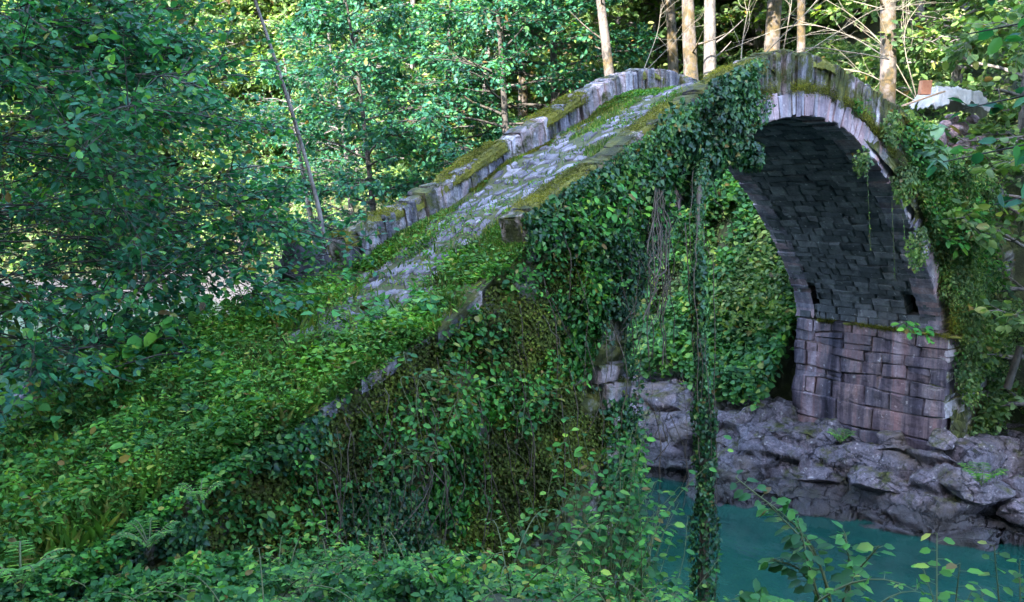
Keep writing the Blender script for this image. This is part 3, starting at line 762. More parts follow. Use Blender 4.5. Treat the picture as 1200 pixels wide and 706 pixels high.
# ivy and creepers on the near face
g = Geo()
n = 300000
x = rng.uniform(-12.2, 5.8, n); t = rng.random(n)
zt = np.where(x > -6, top(x)+.02, dnear(x)+.05)
zb = np.where((x > -4.5) & (x < 4.12), archz(x)+.02, np.where(x < 0, -3.2, -.2))
z = zb+(zt-zb)*t
p0 = xyz(x, 0, z)
dens = fbm(p0, .9, 61, 4)
left = np.interp(x, [-12.2, -9.8, -9, -5.3, -5, -1.9, -1.45, 0, 1.6, 2.4, 4, 5.8], [.62, .58, .40, .44, .62, .70, .35, .02, .30, .60, .66, .66])
ringz = archz(x)+.42
inring = (x > -3.0) & (x < 3.9) & (z < ringz)
left = np.where(inring & (x > -1.4), left*.40, left)
left = np.where((x > -5) & (x < -1.7) & (t > .5), .72, left)
k = dens < left
area = np.maximum(zt-zb, .3)/7.5
k &= rng.random(n) < np.clip(area*1.25, .12, 1)
x, z, dens = x[k], z[k], dens[k]; m = len(x)
off = np.abs(rng.normal(0, .09, m))+.22*np.clip(fbm(xyz(x, 0, z), 1.8, 90, 3)-.45, 0, 1)*2
fyv = face_y(x, z); fyv = np.where(z > dnear(x), -.03, fyv)
p = xyz(x, fyv-.02-off, z)
ax = rvec(m, .55); ax[:, 2] -= .8; ax[:, 1] -= .25
nr = rvec(m, .5); nr[:, 1] -= 1; nr[:, 2] += .35
kr = (x < 1.2)
szp = rng.uniform(.026, .06, m)*(.6+.95*fbm(p, .8, 97, 3)); leaves(g, p[kr], ax[kr], nr[kr], szp[kr], 'ivy')
RIGHT = (p[~kr], ax[~kr], nr[~kr])
# creepers over the wing wall beside the abutment
nw = 9000; pw = np.stack([rng.uniform(XA+.1, 6.6, nw), -.30-np.abs(rng.normal(0, .12, nw)), rng.uniform(-2.6, .2, nw)], 1); kw = (fbm(pw, 1.1, 171, 3) > .60-.16*(pw[:, 0]-XA)); WING = pw[kw]
# thick ivy bunch hanging over the left haunch of the arch
def bunch(g, c, r, n, size, shape='ivy', droop=.8):
    d = unit(rvec(n)); rr = rng.random(n)**.4
    p = np.asarray(c)+d*np.asarray(r)*rr[:, None]*(1+.5*(fbm(d*2+c[0], 1.5, 5, 2)-.5)[:, None])
    ax = rvec(n, .5); ax[:, 2] -= droop; nr = d+rvec(n, .4)+np.array([0, -.3, .4])
    leaves(g, p, ax, nr, rng.uniform(size*.65, size*1.2, n), shape)
for (px, py, rx, rz, nn) in ((850, 130, .38, .5, 1500), (862, 165, .34, .34, 1000), (880, 182, .24, .22, 500), (835, 175, .34, .4, 900), (800, 165, .5, .5, 1400), (870, 100, .28, .28, 600), (760, 215, .5, .5, 1300), (720, 240, .5, .5, 1100), (815, 215, .22, .4, 500)):
    bunch(g, at_y(px, py, -.14), (rx, .2, rz), nn, .075)
tag(g.obj('ivy', M_IVY), 'dark glossy ivy covering the near wall of the bridge', 'ivy', None, 'stuff')
g = Geo(); leaves(g, *RIGHT, rng.uniform(.035, .08, len(RIGHT[0])), 'oval')
aw = rvec(len(WING), .6); aw[:, 2] -= .5; aw[:, 1] -= .3; nw_ = rvec(len(WING), .5); nw_[:, 1] -= .8; nw_[:, 2] += .5; leaves(g, WING, aw, nw_, rng.uniform(.05, .10, len(WING)), 'oval')
for (px, py, rx, rz, nn) in ((1045, 150, .22, .3, 350), (1060, 215, .3, .4, 500), (1010, 190, .12, .24, 160), (1075, 290, .3, .4, 450), (1105, 215, .3, .4, 420), (1120, 330, .35, .4, 450)):
    bunch(g, at_y(px, py, -.2), (rx, .16, rz), nn, .06)
tag(g.obj('creeping_plants', M_SUNTREE), 'creepers over the right spandrel of the bridge, sunlight put into their light green', 'creeper', None, 'stuff')  # brighter than the ivy: sun on the right wall painted in

# ferny light creeper mixed over the wall (lighter leaves)
g = Geo()
n = 100000
x = rng.uniform(-12, 5.9, n); t = rng.random(n)
zt = np.where(x > -6, top(x)-.1, dnear(x)); zb = np.where((x > -4.5) & (x < 4.12), archz(x)+.35, np.where(x < 0, -3.0, -1.2))
z = zb+(zt-zb)*t
dens = fbm(xyz(x, 3, z), 1.3, 161, 4)
lim = np.interp(x, [-12, -9.5, -9, -6, -4.6, -2, -1.2, 1.6, 2.6, 5.9], [.6, .55, .46, .46, .54, .34, .1, .32, .5, .6])
k = (dens < lim) & (rng.random(n) < np.clip((zt-zb)/7, .1, 1)); x, z = x[k], z[k]; m = len(x)
fyv = np.where(z > dnear(x), -.03, face_y(x, z))
p = xyz(x, fyv-.06-np.abs(rng.normal(0, .14, m)), z)
ax = rvec(m, .6); ax[:, 1] -= .6; ax[:, 2] -= .2
nr = rvec(m, .5); nr[:, 1] -= .6; nr[:, 2] += .8
leaves(g, p, ax, nr, rng.uniform(.03, .085, m)*(.4+1.3*fbm(p, .9, 98, 3)), 'oval')
for (px, py, rx, rz, nn) in ((688, 385, .3, .4, 420), (672, 425, .3, .4, 420), (700, 345, .3, .35, 380), (665, 370, .3, .3, 300), (520, 580, .3, .45, 420), (540, 520, .3, .4, 380), (535, 615, .25, .3, 260), (560, 470, .3, .4, 300)):
    q_ = at_y(px, py, -.3); yf_ = float(face_y(np.array([q_[0]]), np.array([q_[2]]))[0]); bunch(g, at_y(px, py, yf_-.08), (rx, .12, rz), nn, .075, 'oval', .5)
tag(g.obj('creeping_leaves', M_BRAMBLE), 'lighter creeping leaves mixed through the ivy on the wall', 'creeper', None, 'stuff')

# hanging dead runners on the wall
g = Geo()
for k in range(110):
    x = rng.uniform(-8.8, -2.9); z = rng.uniform(-.6, float(dnear(x))-.1); L = rng.uniform(.4, 1.6)
    y = float(face_y(np.array([x]), np.array([z]))[0])-.1-rng.uniform(0, .15)
    m = 7; tt = np.linspace(0, 1, m)
    pts = np.stack([x+rng.normal(0, .25)*tt+np.cumsum(rng.normal(0, .03, m)), y-.12*np.sin(tt*3)-.1*L*tt+np.cumsum(rng.normal(0, .02, m)), z-L*tt], 1)
    tube(g, pts, rng.uniform(.003, .008), 3)
tag(g.obj('dead_runners', M_DEADVINE), 'brown dry vine stems trailing down the ivy wall', 'vines', None, 'stuff')

# herbs, clover and grass on the deck
def deck_cover(n, hmin, hmax, size, shape, mat, seed, name, lab, cat, bare_w, xr=(-16, 1.5), yr=(-.1, 2.75), spread=.5):
    g = Geo()
    x = rng.uniform(*xr, n); y = rng.uniform(*yr, n)
    bare = fbm(xyz(x*.6, y, 0), 1.1, 55, 3)+.42*np.exp(-((y-1.45)/.8)**2)-.05*np.clip(-3.6-x, 0, 4)+.05*(x > -3.2)
    lush = np.interp(x, [-16, -9, -7.5, -6, -4.5, -2, 1.5], [1, 1, .8, .5, .32, .25, .25])
    k = (rng.random(n) < lush*np.clip(1.05-bare_w*np.clip((bare-.52)*5, 0, 1), .02, 1)) & (fbm(xyz(x, y, 5), 1.6, seed, 3) < .40+.24*lush)
    x, y = x[k], y[k]
    hgt = rng.uniform(hmin, hmax, len(x))*np.interp(x, [-16, -9, -7.5, -6, -4, 1], [1.5, 1.2, .7, .33, .18, .15])*(.4+1.2*fbm(xyz(x, y, 2), 1.3, seed+9, 3))
    p = xyz(x, y, deck(x, y)+hgt); kk = in_view(p); p = p[kk]; m = len(p)
    leaves(g, p, rvec(m)*[1, 1, .35], up_n(m, spread), rng.uniform(size*.5, size*1.35, m)*(.45+1.15*fbm(p, 1.1, seed+55, 3)), shape)
    return tag(g.obj(name, mat), lab, cat, None, 'stuff')
deck_cover(430000, .0, .24, .030, 'wide', M_HERB, 200, 'clover', 'low bright green clover and herbs carpeting the bridge ramp', 'ground cover', .95)
deck_cover(42000, .08, .40, .055, 'oval', M_HERB, 230, 'herbs', 'taller leafy herbs growing over the lower ramp', 'herbs', 1.0, xr=(-16, -6.0))
deck_cover(26000, .12, .45, .06, 'long', M_HERB, 281, 'tall_herbs', 'narrow leaved herbs standing above the clover on the ramp', 'herbs', 1.0, xr=(-16, -6.2), spread=1.0)
deck_cover(9000, .15, .40, .08, 'oval', M_BRAMBLE, 260, 'bramble_leaves', 'bramble leaves overgrowing the lowest part of the ramp', 'brambles', 1.0, xr=(-16, -9))
g = Geo(); n = 170000
x = rng.uniform(-15, 1.8, n); y = rng.uniform(0, 2.75, n)
bare = fbm(xyz(x*.6, y, 0), 1.1, 55, 3)+.42*np.exp(-((y-1.45)/.8)**2)-.05*np.clip(-3.6-x, 0, 4)+.05*(x > -3.2)
k = (rng.random(n) < np.clip(1-np.clip((bare-.5)*5, 0, 1), .05, 1)*.8) & (fbm(xyz(x, y, 3), 1.5, 300, 3) > .42)
x, y = x[k], y[k]; p = xyz(x, y, deck(x, y)-.01); m = len(p)
ax = rvec(m, .38); ax[:, 2] = 1; leaves(g, p, ax, rvec(m)*[1, 1, .2], rng.uniform(.06, .22, m)*np.interp(x, [-13, -9, -7, -5, 0], [2.6, 1.8, .8, .45, .32]), 'fine', .05, .25)
tag(g.obj('grass', M_GRASS), 'short grass tufts between the paving stones of the deck', 'grass', None, 'stuff')
# yellow moss along the inner foot of the far parapet and the near edge
g = Geo(); n = 90000
x = rng.uniform(-6.9, .6, n); y = np.where(rng.random(n) < .6, W-.36-np.abs(rng.normal(0, .22, n)), .34+np.abs(rng.normal(0, .16, n)))
k = fbm(xyz(x, y, 0), 1.4, 71, 3) > .49; x, y = x[k], y[k]; m = len(x)
p = xyz(x, y, deck(x, y)+rng.uniform(0, .03, m)); leaves(g, p, rvec(m, .6)+[0, 0, .5], up_n(m, .6), rng.uniform(.014, .032, m), 'long')
tag(g.obj('moss_patch', M_MOSSLEAF, BR), kind='stuff')
# moss tufts in the seam above the arch ring and along the abutment ledge
g = Geo(); n = 16000
s_ = rng.uniform(S[np.argmin(np.abs(AF[:, 0]+2.6))], S[-1]-.5, n); a = np.stack([np.interp(s_, S, AF[:, 0]), np.interp(s_, S, AF[:, 1])], 1); nn = np.array([arc_n(v) for v in np.linspace(0, S[-1], 300)])
nn = np.stack([np.interp(s_, np.linspace(0, S[-1], 300), nn[:, c]) for c in (0, 1)], 1); hh = .40+rng.normal(0, .05, n)
p = np.stack([a[:, 0]+nn[:, 0]*hh, -.05-np.abs(rng.normal(0, .03, n)), a[:, 1]+nn[:, 1]*hh], 1); p = p[fbm(p, 2.6, 91, 3) > .47]
p2 = np.stack([XA-.01+rng.normal(0, .03, 7000), rng.uniform(-.26, 2.95, 7000), -.30+rng.normal(0, .025, 7000)], 1); p2 = p2[fbm(p2, 2.2, 93, 3) > .46]
p3 = np.array([4.35, -.3, 0])+rvec(5000)*[.22, .07, .2]; p = np.concatenate([p, p2, p3]); m = len(p)
ax = rvec(m, .6); ax[:, 2] -= .3; nr = rvec(m, .6); nr[:, 1] -= .7; nr[:, 2] += .5; leaves(g, p, ax, nr, rng.uniform(.016, .036, m), 'long')
tag(g.obj('moss_tuft', M_MOSSLEAF, BR), kind='stuff')

# brambles covering the slope between the camera and the wall
def mound(x, y):
    p = xyz(x, y, 0); return terrain(x, y)-.05+.62*np.clip(fbm(p, .55, 401, 3)-.28, 0, 1)+.34*(fbm(p, 2.1, 431, 3)-.5)+.34*np.clip(fbm(p, 5.0, 437, 2)-.5, -.2, .5)
g = Geo(); gs = Geo()
n = 700000
x = rng.uniform(-15.5, -2.2, n); y = rng.uniform(-8.6, .05, n)
dd = np.hypot(x-CAM[0], y-CAM[1])
k = (dd > 1.7) & (rng.random(n) < np.interp(dd, [2.5, 5, 9, 14], [1, .8, .5, .4])); x, y, dd = x[k], y[k], dd[k]
fy0 = face_y(x, np.full_like(x, -1.0)); z = mound(x, y)-np.abs(rng.normal(0, .13, len(x)))
# no leaf may stand out over the river
wl = np.interp(y, _y, _xl)-x
p = xyz(x, np.minimum(y, fy0-.05), z)
k = in_view(p, 120) & (wl > -.55) & (fbm(p, 2.2, 410, 3) > .39); p = p[k]; dd = dd[k]; m = len(p)
sz = rng.uniform(.035, .085, m)*(.45+1.15*fbm(p, .9, 455, 3))*np.interp(dd, [2.5, 7, 12], [.7, .9, 1.1])
ax = rvec(m)*[1, 1, .4]; ax[:, 1] -= .4; ax[:, 2] -= .25
nr = up_n(m, .45); nr[:, 1] -= .35
tf = rng.random(m) < .3
trefoil(g, p[tf], ax[tf], nr[tf], sz[tf]*1.05); lf = ~tf & (rng.random(m) < .55); leaves(g, p[lf], ax[lf], nr[lf], sz[lf]*rng.uniform(.5, 1.1, lf.sum()), 'oval')
n = 70000; x = rng.uniform(-14.5, -8.8, n); y = rng.uniform(-1.3, 1.4, n)
q = xyz(x, y, 0); z = np.maximum(mound(x, y), np.where(y > -.35, deck(x, y), -9))+.05+.42*np.clip(fbm(q, .9, 441, 3)-.3, 0, 1)*np.clip((-8.8-x)*.8, 0, 1)-np.abs(rng.normal(0, .09, n))
p = xyz(x, y, z); k = in_view(p, 120) & (fbm(p, 1.6, 443, 3) > .36) & (rng.random(n) < np.clip((-8.6-x)/2, .15, 1)); p = p[k]; m = len(p)
nr = up_n(m, .5); nr[:, 1] -= .35; leaves(g, p, rvec(m)*[1, 1, .4], nr, rng.uniform(.045, .085, m), 'oval')
tag(g.obj('brambles', M_BRAMBLE), 'dense dark bramble thicket below the bridge wall', 'brambles', None, 'stuff')
# arching bramble shoots standing out of the thicket
g = Geo(); gs = Geo(); cnt_ = 0
while cnt_ < 230:
    x = rng.uniform(-13.5, -3.4); y = rng.uniform(-6.5, -.4)
    if math.hypot(x-CAM[0], y-CAM[1]) < 2.6 or np.interp(y, _y, _xl)-x < .2: continue
    b_ = np.array([x, y, float(mound(np.array([x]), np.array([y]))[0])-.1])
    if not in_view(b_[None], 100)[0]: continue
    cnt_ += 1
    az = rng.uniform(0, 6.28); L = rng.uniform(.3, .75); q = np.linspace(0, 1, 9)[:, None]; d_ = np.array([math.cos(az), math.sin(az), 0])
    pts = b_+d_*L*q*.7+np.array([0, 0, 1])*L*(1.1*q-.7*q*q); tube(gs, pts, np.linspace(.006, .002, 9), 4)
    m = 9; sd = np.cross(d_, [0, 0, 1.]); sg = np.where(np.arange(m) % 2, 1, -1)[:, None]; pp = pts+sd*sg*.04+[0, 0, .01]
    sticks(gs, pts, pp, .002, .0015); trefoil(g, pp, sd*sg+d_*.5+rng.normal(0, .3, (m, 3)), up_n(m, .3), rng.uniform(.04, .075)*np.linspace(1.1, .6, m))
tag(g.obj('bramble_shoots', M_HERB), 'fresh bramble shoots arching out of the thicket', 'brambles', None, 'stuff')
tag(gs.obj('bramble_stems', M_STEM), 'thin arching stems of the bramble shoots', 'brambles', None, 'stuff')
# moss/earth face: small pale leaflets (maidenhair) on the low wall
g = Geo(); n = 120000
x = rng.uniform(-12.5, -4.6, n); t = rng.random(n)**.8
z = dnear(x)-.02-t*3.2; dens = fbm(xyz(x, 1, z), 1.2, 511, 3); k = dens > .45
x, z = x[k], z[k]; p = xyz(x, face_y(x, z)-.03-np.abs(rng.normal(0, .05, len(x))), z); m = len(p)
ax = rvec(m, .5); ax[:, 2] -= .7; ax[:, 1] -= .5; nr = rvec(m, .5); nr[:, 1] -= .8; nr[:, 2] += .5
leaves(g, p, ax, nr, rng.uniform(.022, .045, m), 'wide')
tag(g.obj('wall_moss', leaf_mat('wall_moss_leaf', [(0, (.035, .035, .01)), (.5, (.05, .07, .015)), (1, (.09, .12, .02))], .2, .8, .1)), 'small olive moss and fern leaflets on the low broken wall', 'moss', None, 'stuff')

# undergrowth on the right bank and on the slopes behind
def undergrowth(name, lab, xr, yr, n, size, mat, cond, hmul, seed, shape='oval'):
    g = Geo(); x = rng.uniform(*xr, n); y = rng.uniform(*yr, n)
    zt = terrain(x, y); q = xyz(x, y, 0)
    hh = np.clip(fbm(q, .45, seed, 3)-.22, 0, 1)*hmul
    d = np.abs(rng.normal(0, .22, n))*np.minimum(1, hmul)
    z = zt+np.maximum(hh*(rng.random(n)**.35)-d*.3, .03)
    k = cond(x, y, zt); p = xyz(x, y, z)[k]; p = keep(p, 140); p = p[fbm(p, .8, seed+5, 3) > .38]; m = len(p)
    ax = rvec(m)*[1, 1, .5]; ax[:, 2] -= .3; nr = up_n(m, .55); nr[:, 0] -= .35; nr[:, 1] -= .3
    leaves(g, p, ax, nr, rng.uniform(size*.6, size*1.25, m), shape)
    return tag(g.obj(name, mat), lab, 'undergrowth', None, 'stuff')
notbridge = lambda x, y: (y < -.55) | (y > 3.15) | (x > 9)
undergrowth('bank_undergrowth', 'leafy undergrowth on the steep right bank beside the bridge, sunlight put into its colour', (3.8, 13), (-9, 3), 150000, .085, M_SUNTREE, lambda x, y, z: (z > -2.0) & notbridge(x, y) & ~((x < 5.7) & (y > -1.0)), 1.5, 601)  # pale leaf colour stands in for sun on this bank
undergrowth('arch_undergrowth', 'green bushes on the bank seen through the arch', (2.2, 13), (3.3, 16), 150000, .14, M_ARCHBUSH, lambda x, y, z: (z > -2.45) & (x < 9), 2.3, 621, 'wide')
undergrowth('bright_undergrowth', 'shoots above the bushes under the arch, sunlight put into their yellow green', (2.6, 16), (3.3, 20), 150000, .13, M_SUNTREE, lambda x, y, z: (z > -1.5), 3.0, 628, 'oval')  # sun on the upper growth is painted by this leaf colour
undergrowth('slope_undergrowth', 'bright undergrowth covering the far wooded slope', (-28, 46), (10, 80), 520000, .22, M_SUNTREE, lambda x, y, z: (z > -2.4) & ((x > 4) | (y > 40)), 3.0, 641)
undergrowth('bank_shrubs', 'low green shrubs on the bank behind the foot of the ramp', (-9.5, -4.6), (3.2, 12), 40000, .085, M_HERB, lambda x, y, z: (z > -2.6), .5, 661)

# ------------------------------------------------------------------ trees
def grow(seed, H, r0, lean=(0, 0), first=.25, rad_=(3, 4), limbs=16, subs=5, twigs=7, lpt=6, size=.1, shape='oval', up=.35, flat=.35, bend=.4, conic=False, sides=9, limb_az=None, lr=1.0):
    R = np.random.default_rng(seed)
    gt = Geo(); gl = Geo(); m = 14; t = np.linspace(0, 1, m)
    ph = R.uniform(0, 6, 2)
    tr = np.stack([lean[0]*t**1.3+bend*.5*np.sin(t*4+ph[0])*t, lean[1]*t**1.3+bend*.5*np.sin(t*3.3+ph[1])*t, H*t], 1)
    rr = r0*(1-.85*t**.9)*(1+.6*np.exp(-t*30))
    tr[0, 2] = -.3
    tube(gt, tr, rr, sides, .12)
    TA, TB, LP, LA, LN = [], [], [], [], []
    for i in range(limbs):
        u = first+(1-first)*((i+R.random()*.8)/limbs); u = min(u, .99)
        o = np.array([np.interp(u, t, tr[:, c]) for c in range(3)])
        az = i*2.4+R.uniform(-.5, .5) if limb_az is None else R.uniform(*limb_az)
        prof = (1-((u-first)/(1-first)))**.6 if conic else math.sin(math.pi*min(1, (.15+.8*(u-first)/(1-first))))**.6
        L = R.uniform(*rad_)*max(.25, prof)
        el = up*(1+.9*(u-.5))+R.normal(0, .15)
        d = np.array([math.cos(az)*math.cos(el), math.sin(az)*math.cos(el), math.sin(el)])
        q = np.linspace(0, 1, 7)[:, None]
        pts = o+d*L*q+np.array([0, 0, -1])*(L*.16)*q**2+np.cumsum(R.normal(0, L*.03, (7, 3)), 0)*np.array([1, 1, .6])
        rb = np.interp(u, t, rr)*.42*lr+.004
        tube(gt, pts, rb*(1-.82*q[:, 0]), 5)
        for j in range(subs):
            v = .22+.78*(j+R.random())/subs
            o2 = np.array([np.interp(v, q[:, 0], pts[:, c]) for c in range(3)])
            sg = 1 if (j % 2) else -1; an = sg*R.uniform(.5, 1.1)
            d2 = np.array([d[0]*math.cos(an)-d[1]*math.sin(an), d[0]*math.sin(an)+d[1]*math.cos(an), d[2]*.5+R.normal(0, .18)])
            L2 = L*.5*(1.15-.6*v)*R.uniform(.7, 1.2)
            q2 = np.linspace(0, 1, 5)[:, None]; p2 = o2+d2*L2*q2+np.cumsum(R.normal(0, L2*.04, (5, 3)), 0)-np.array([0, 0, 1])*L2*.12*q2**2
            tube(gt, p2, rb*.4*(1-.8*q2[:, 0])+.004, 4)
            for k in range(twigs):
                w = .1+.9*(k+R.random())/twigs
                o3 = np.array([np.interp(w, q2[:, 0], p2[:, c]) for c in range(3)])
                d3 = unit(d2*.7+R.normal(0, .55, 3)*[1, 1, flat]+[0, 0, -.05]); L3 = R.uniform(.35, .8)*min(1, L*.3)
                TA.append(o3); TB.append(o3+d3*L3)
                s = np.linspace(.15, 1, lpt)[:, None]
                LP.append(o3+d3*L3*s+R.normal(0, .035+.02*L3, (lpt, 3)))
                side = np.cross(d3, [0, 0, 1.]); sgn = np.where(np.arange(lpt) % 2, 1, -1)[:, None]
                LA.append(d3*.7+side*sgn*.8+R.normal(0, .3, (lpt, 3))+[0, 0, -.25])
                LN.append(np.array([0, 0, 1.])+R.normal(0, flat, (lpt, 3)))
    sticks(gt, TA, TB, .008, .003)
    LP = np.concatenate(LP); n = len(LP)
    leaves(gl, LP, np.concatenate(LA), np.concatenate(LN), R.uniform(size*.6, size*1.2, n), shape)
    return gt, gl
def tree(name, loc, gt, gl, bark, leaf, label, group=None, cat='tree'):
    o = empty(name, loc, label, cat, group)
    for nm, g, m in (('trunk', gt, bark), ('crown', gl, leaf)):
        c = bpy.data.objects.new(nm, g.mesh(nm, m, True)); COL.objects.link(c); c.parent = o
    return o
def copy_tree(src, loc, rz, sc, label=None, group=None):
    o = src.copy(); COL.objects.link(o); o.location = loc; o.rotation_euler = (0, 0, rz); o.scale = (sc, sc, sc)
    if label: o['label'] = label
    if group: o['group'] = group
    for c in src.children:
        d = c.copy(); COL.objects.link(d); d.parent = o
    return o
def ground_at(px, d, dz=0):
    r = ray(px, 300); h = math.hypot(r[0], r[1]); x, y = CAM[0]+r[0]/h*d, CAM[1]+r[1]/h*d
    return (x, y, th(x, y)+dz)

# big dark trees on the left, branches reaching into the picture
gt, gl = grow(11, 7.2, .15, (.5, -.4), .2, (3.2, 4.9), 25, 8, 10, 11, .105, 'oval', .05, .7, .3, limb_az=(-1.3, 1.1), lr=.3)
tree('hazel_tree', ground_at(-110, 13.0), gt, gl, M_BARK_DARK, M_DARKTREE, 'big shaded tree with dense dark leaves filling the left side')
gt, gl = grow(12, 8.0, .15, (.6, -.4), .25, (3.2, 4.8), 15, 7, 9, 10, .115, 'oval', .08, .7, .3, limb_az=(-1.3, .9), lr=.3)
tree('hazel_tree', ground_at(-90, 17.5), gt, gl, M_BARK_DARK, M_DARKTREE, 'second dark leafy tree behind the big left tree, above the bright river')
# leaning thin tree out of the boulder, and its straighter neighbour
b = at_d(384, 292, 13.9)
gt, gl = grow(21, 8.5, .036, (-3.0, .4), .5, (.9, 1.7), 14, 5, 6, 6, .08, 'oval', .3, .5, .15)
tree('leaning_tree', (b[0], b[1], b[2]-.1), gt, gl, M_BARK_GREY, M_SUNTREE, 'thin pale tree leaning left from the pinkish boulder')
gt, gl = grow(22, 11, .16, (-1.4, .5), .35, (1.2, 2.4), 18, 5, 6, 6, .09, 'oval', .3, .5, .25)
tree('alder_tree', ground_at(392, 31), gt, gl, M_BARK_GREY, M_MIDTREE, 'slim grey trunked tree just right of the leaning tree')

# shaded trees behind the far parapet
MID = [(455, 30, 31, (-1.4, .3), 13, 'teal leaved tree with a dark curving trunk behind the ramp parapet', 'dark'),
       (592, 29, 32, (-.2, .2), 14, 'dark straight tree behind the middle of the far parapet', 'dark'),
       (520, 33, 33, (.6, .1), 13, 'leafy tree filling the gap between the two dark trunks', 'dark'),
       (415, 36, 34, (-.6, .1), 12, 'shaded tree above the lower end of the far parapet', 'grey'),
       (650, 33, 35, (-.5, .1), 13, 'tree with dense teal foliage left of the mossy pale trunk', 'dark')]
for px, d, sd, ln, H, lab, bk in MID:
    gt, gl = grow(sd, H, .17, ln, .04, (2.4, 4.0), 40, 7, 8, 8, .17, 'oval', .3, .7, .6)
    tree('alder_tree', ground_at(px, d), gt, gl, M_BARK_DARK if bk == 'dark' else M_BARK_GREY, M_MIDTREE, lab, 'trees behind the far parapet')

# tall pale trunks behind the crown of the bridge
TALL = [(729, 27, .19, -2.6, 'tall mossy pale trunk leaning left behind the far parapet'),
        (815, 25.5, .22, -1.9, 'pale orange-mossed trunk, left one of the close pair behind the crown'),
        (829, 26.2, .2, -.7, 'grey trunk, right one of the close pair behind the crown'),
        (788, 32, .2, -2.2, 'pale trunk standing behind the close pair'),
        (612, 38, .22, -.6, 'pale trunk lit by sun deep behind the shaded trees'),
        (662, 40, .26, .5, 'sunlit trunk far back above the parapet'),
        (895, 30, .27, 1.2, 'thick mossy trunk behind the top of the arch'),
        (934, 27, .13, -.9, 'thin mossy trunk behind the crown stones'),
        (1031, 22.5, .2, -.9, 'stout pale trunk behind the bare branches near the tarp')]
for k, (px, d, r, ln, lab) in enumerate(TALL):
    gt, gl = grow(50+k, 17, r, tuple(RGT[:2]*ln), .46, (2.2, 3.8), 22, 6, 7, 7, .2, 'oval', .25, .5, .9, sides=14)
    for q_ in range(7):   # stubs and thin low shoots
        zz = rng.uniform(3, 8); az = rng.uniform(0, 6.28); L = rng.uniform(.2, 1.1); t_ = zz/17; o_ = np.array([RGT[0]*ln*t_**1.3, RGT[1]*ln*t_**1.3, zz])
        d_ = np.array([math.cos(az), math.sin(az), rng.uniform(.1, .7)]); tube(gt, smooth_line([o_, o_+d_*L*.5, o_+d_*L+[0, 0, .1]], 6), np.linspace(.035, .008, 6), 5)
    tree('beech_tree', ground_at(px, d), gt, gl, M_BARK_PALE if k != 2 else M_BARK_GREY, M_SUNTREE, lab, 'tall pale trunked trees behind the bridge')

# far wood: copies of four trees
PR = []
for k in range(4):
    gt, gl = grow(80+k, 11+k, .2, (rng.normal(0, .6), rng.normal(0, .6)), .06, (2.8, 4.6), 38, 6, 7, 7, .26, 'oval', .3, .7, .6)
    PR.append((gt, gl))
LABF = 'sunlit leafy tree of the wood on the far slope'
protos = []; cnt = 0
spots = []
for d0, n_ in ((37, 10), (45, 13), (54, 15), (66, 16)):
    for i in range(n_):
        spots.append((-60+1330*(i+rng.uniform(.1, .9))/n_, d0+rng.uniform(-3, 3)))
for px, d in spots:
    q = ground_at(px, d, -.2)
    if q[2] < -2.6: continue
    k = cnt % 4
    if len(protos) < 4:
        protos.append(tree('forest_tree', q, *PR[len(protos)], M_BARK_GREY, M_SUNTREE, LABF, 'trees of the far wood'))
    else:
        copy_tree(protos[k], q, rng.uniform(0, 6.28), rng.uniform(.8, 1.3), LABF, 'trees of the far wood')
    cnt += 1
for i in range(22):
    px = -70+500*(i+rng.uniform(0, 1))/22; d = rng.uniform(50, 62); q = ground_at(px, d, -.2)
    if q[2] > -2.6: copy_tree(protos[i % 4], q, rng.uniform(0, 6.28), rng.uniform(.9, 1.4), LABF, 'trees of the far wood')
# right bank trees above the road end
for px, d, sc in ((1110, 26, .75), (1190, 23, .7), (1250, 20, .75), (1060, 34, .9), (980, 36, .9), (880, 37, .95), (760, 38, .9)):
    copy_tree(protos[int(px) % 4], ground_at(px, d, -.2), px*.7, sc, 'bushy sunlit tree growing behind the bridge and the tarp heap', 'trees behind the bridge top')
# unseen trees added left of the camera to shade the ramp and midground
for x, y, sc in ((-14.8, 10, 1.3), (-15.5, 15, 1.35), (-17.5, 5.5, 1.2), (-22, 1, 1.0), (-23, -6, .95), (-24, -9.5, .9), (-27, 8, 1.1)):
    copy_tree(protos[int(abs(x*7)) % 4], (x, y, th(x, y)-.3), x*3, sc, 'unseen tall tree added left of the ramp to block the sun', 'added shade trees left of the view')

# unseen trees added behind the camera, their canopy darkens the near slope
src = [o for o in COL.objects if o.name.startswith('beech_tree') and o.parent is None][:2]
for k, (x, y, sc) in enumerate(((-14.6, -9.8, 1.0), (-10.6, -11.0, .95), (-8.6, -9.0, .85))):
    copy_tree(src[k % 2], (x, y, th(x, y)-.2), 1.3+k*1.9, sc, 'unseen tall tree added behind the viewer to darken the near slope', 'added shade trees behind the viewer')
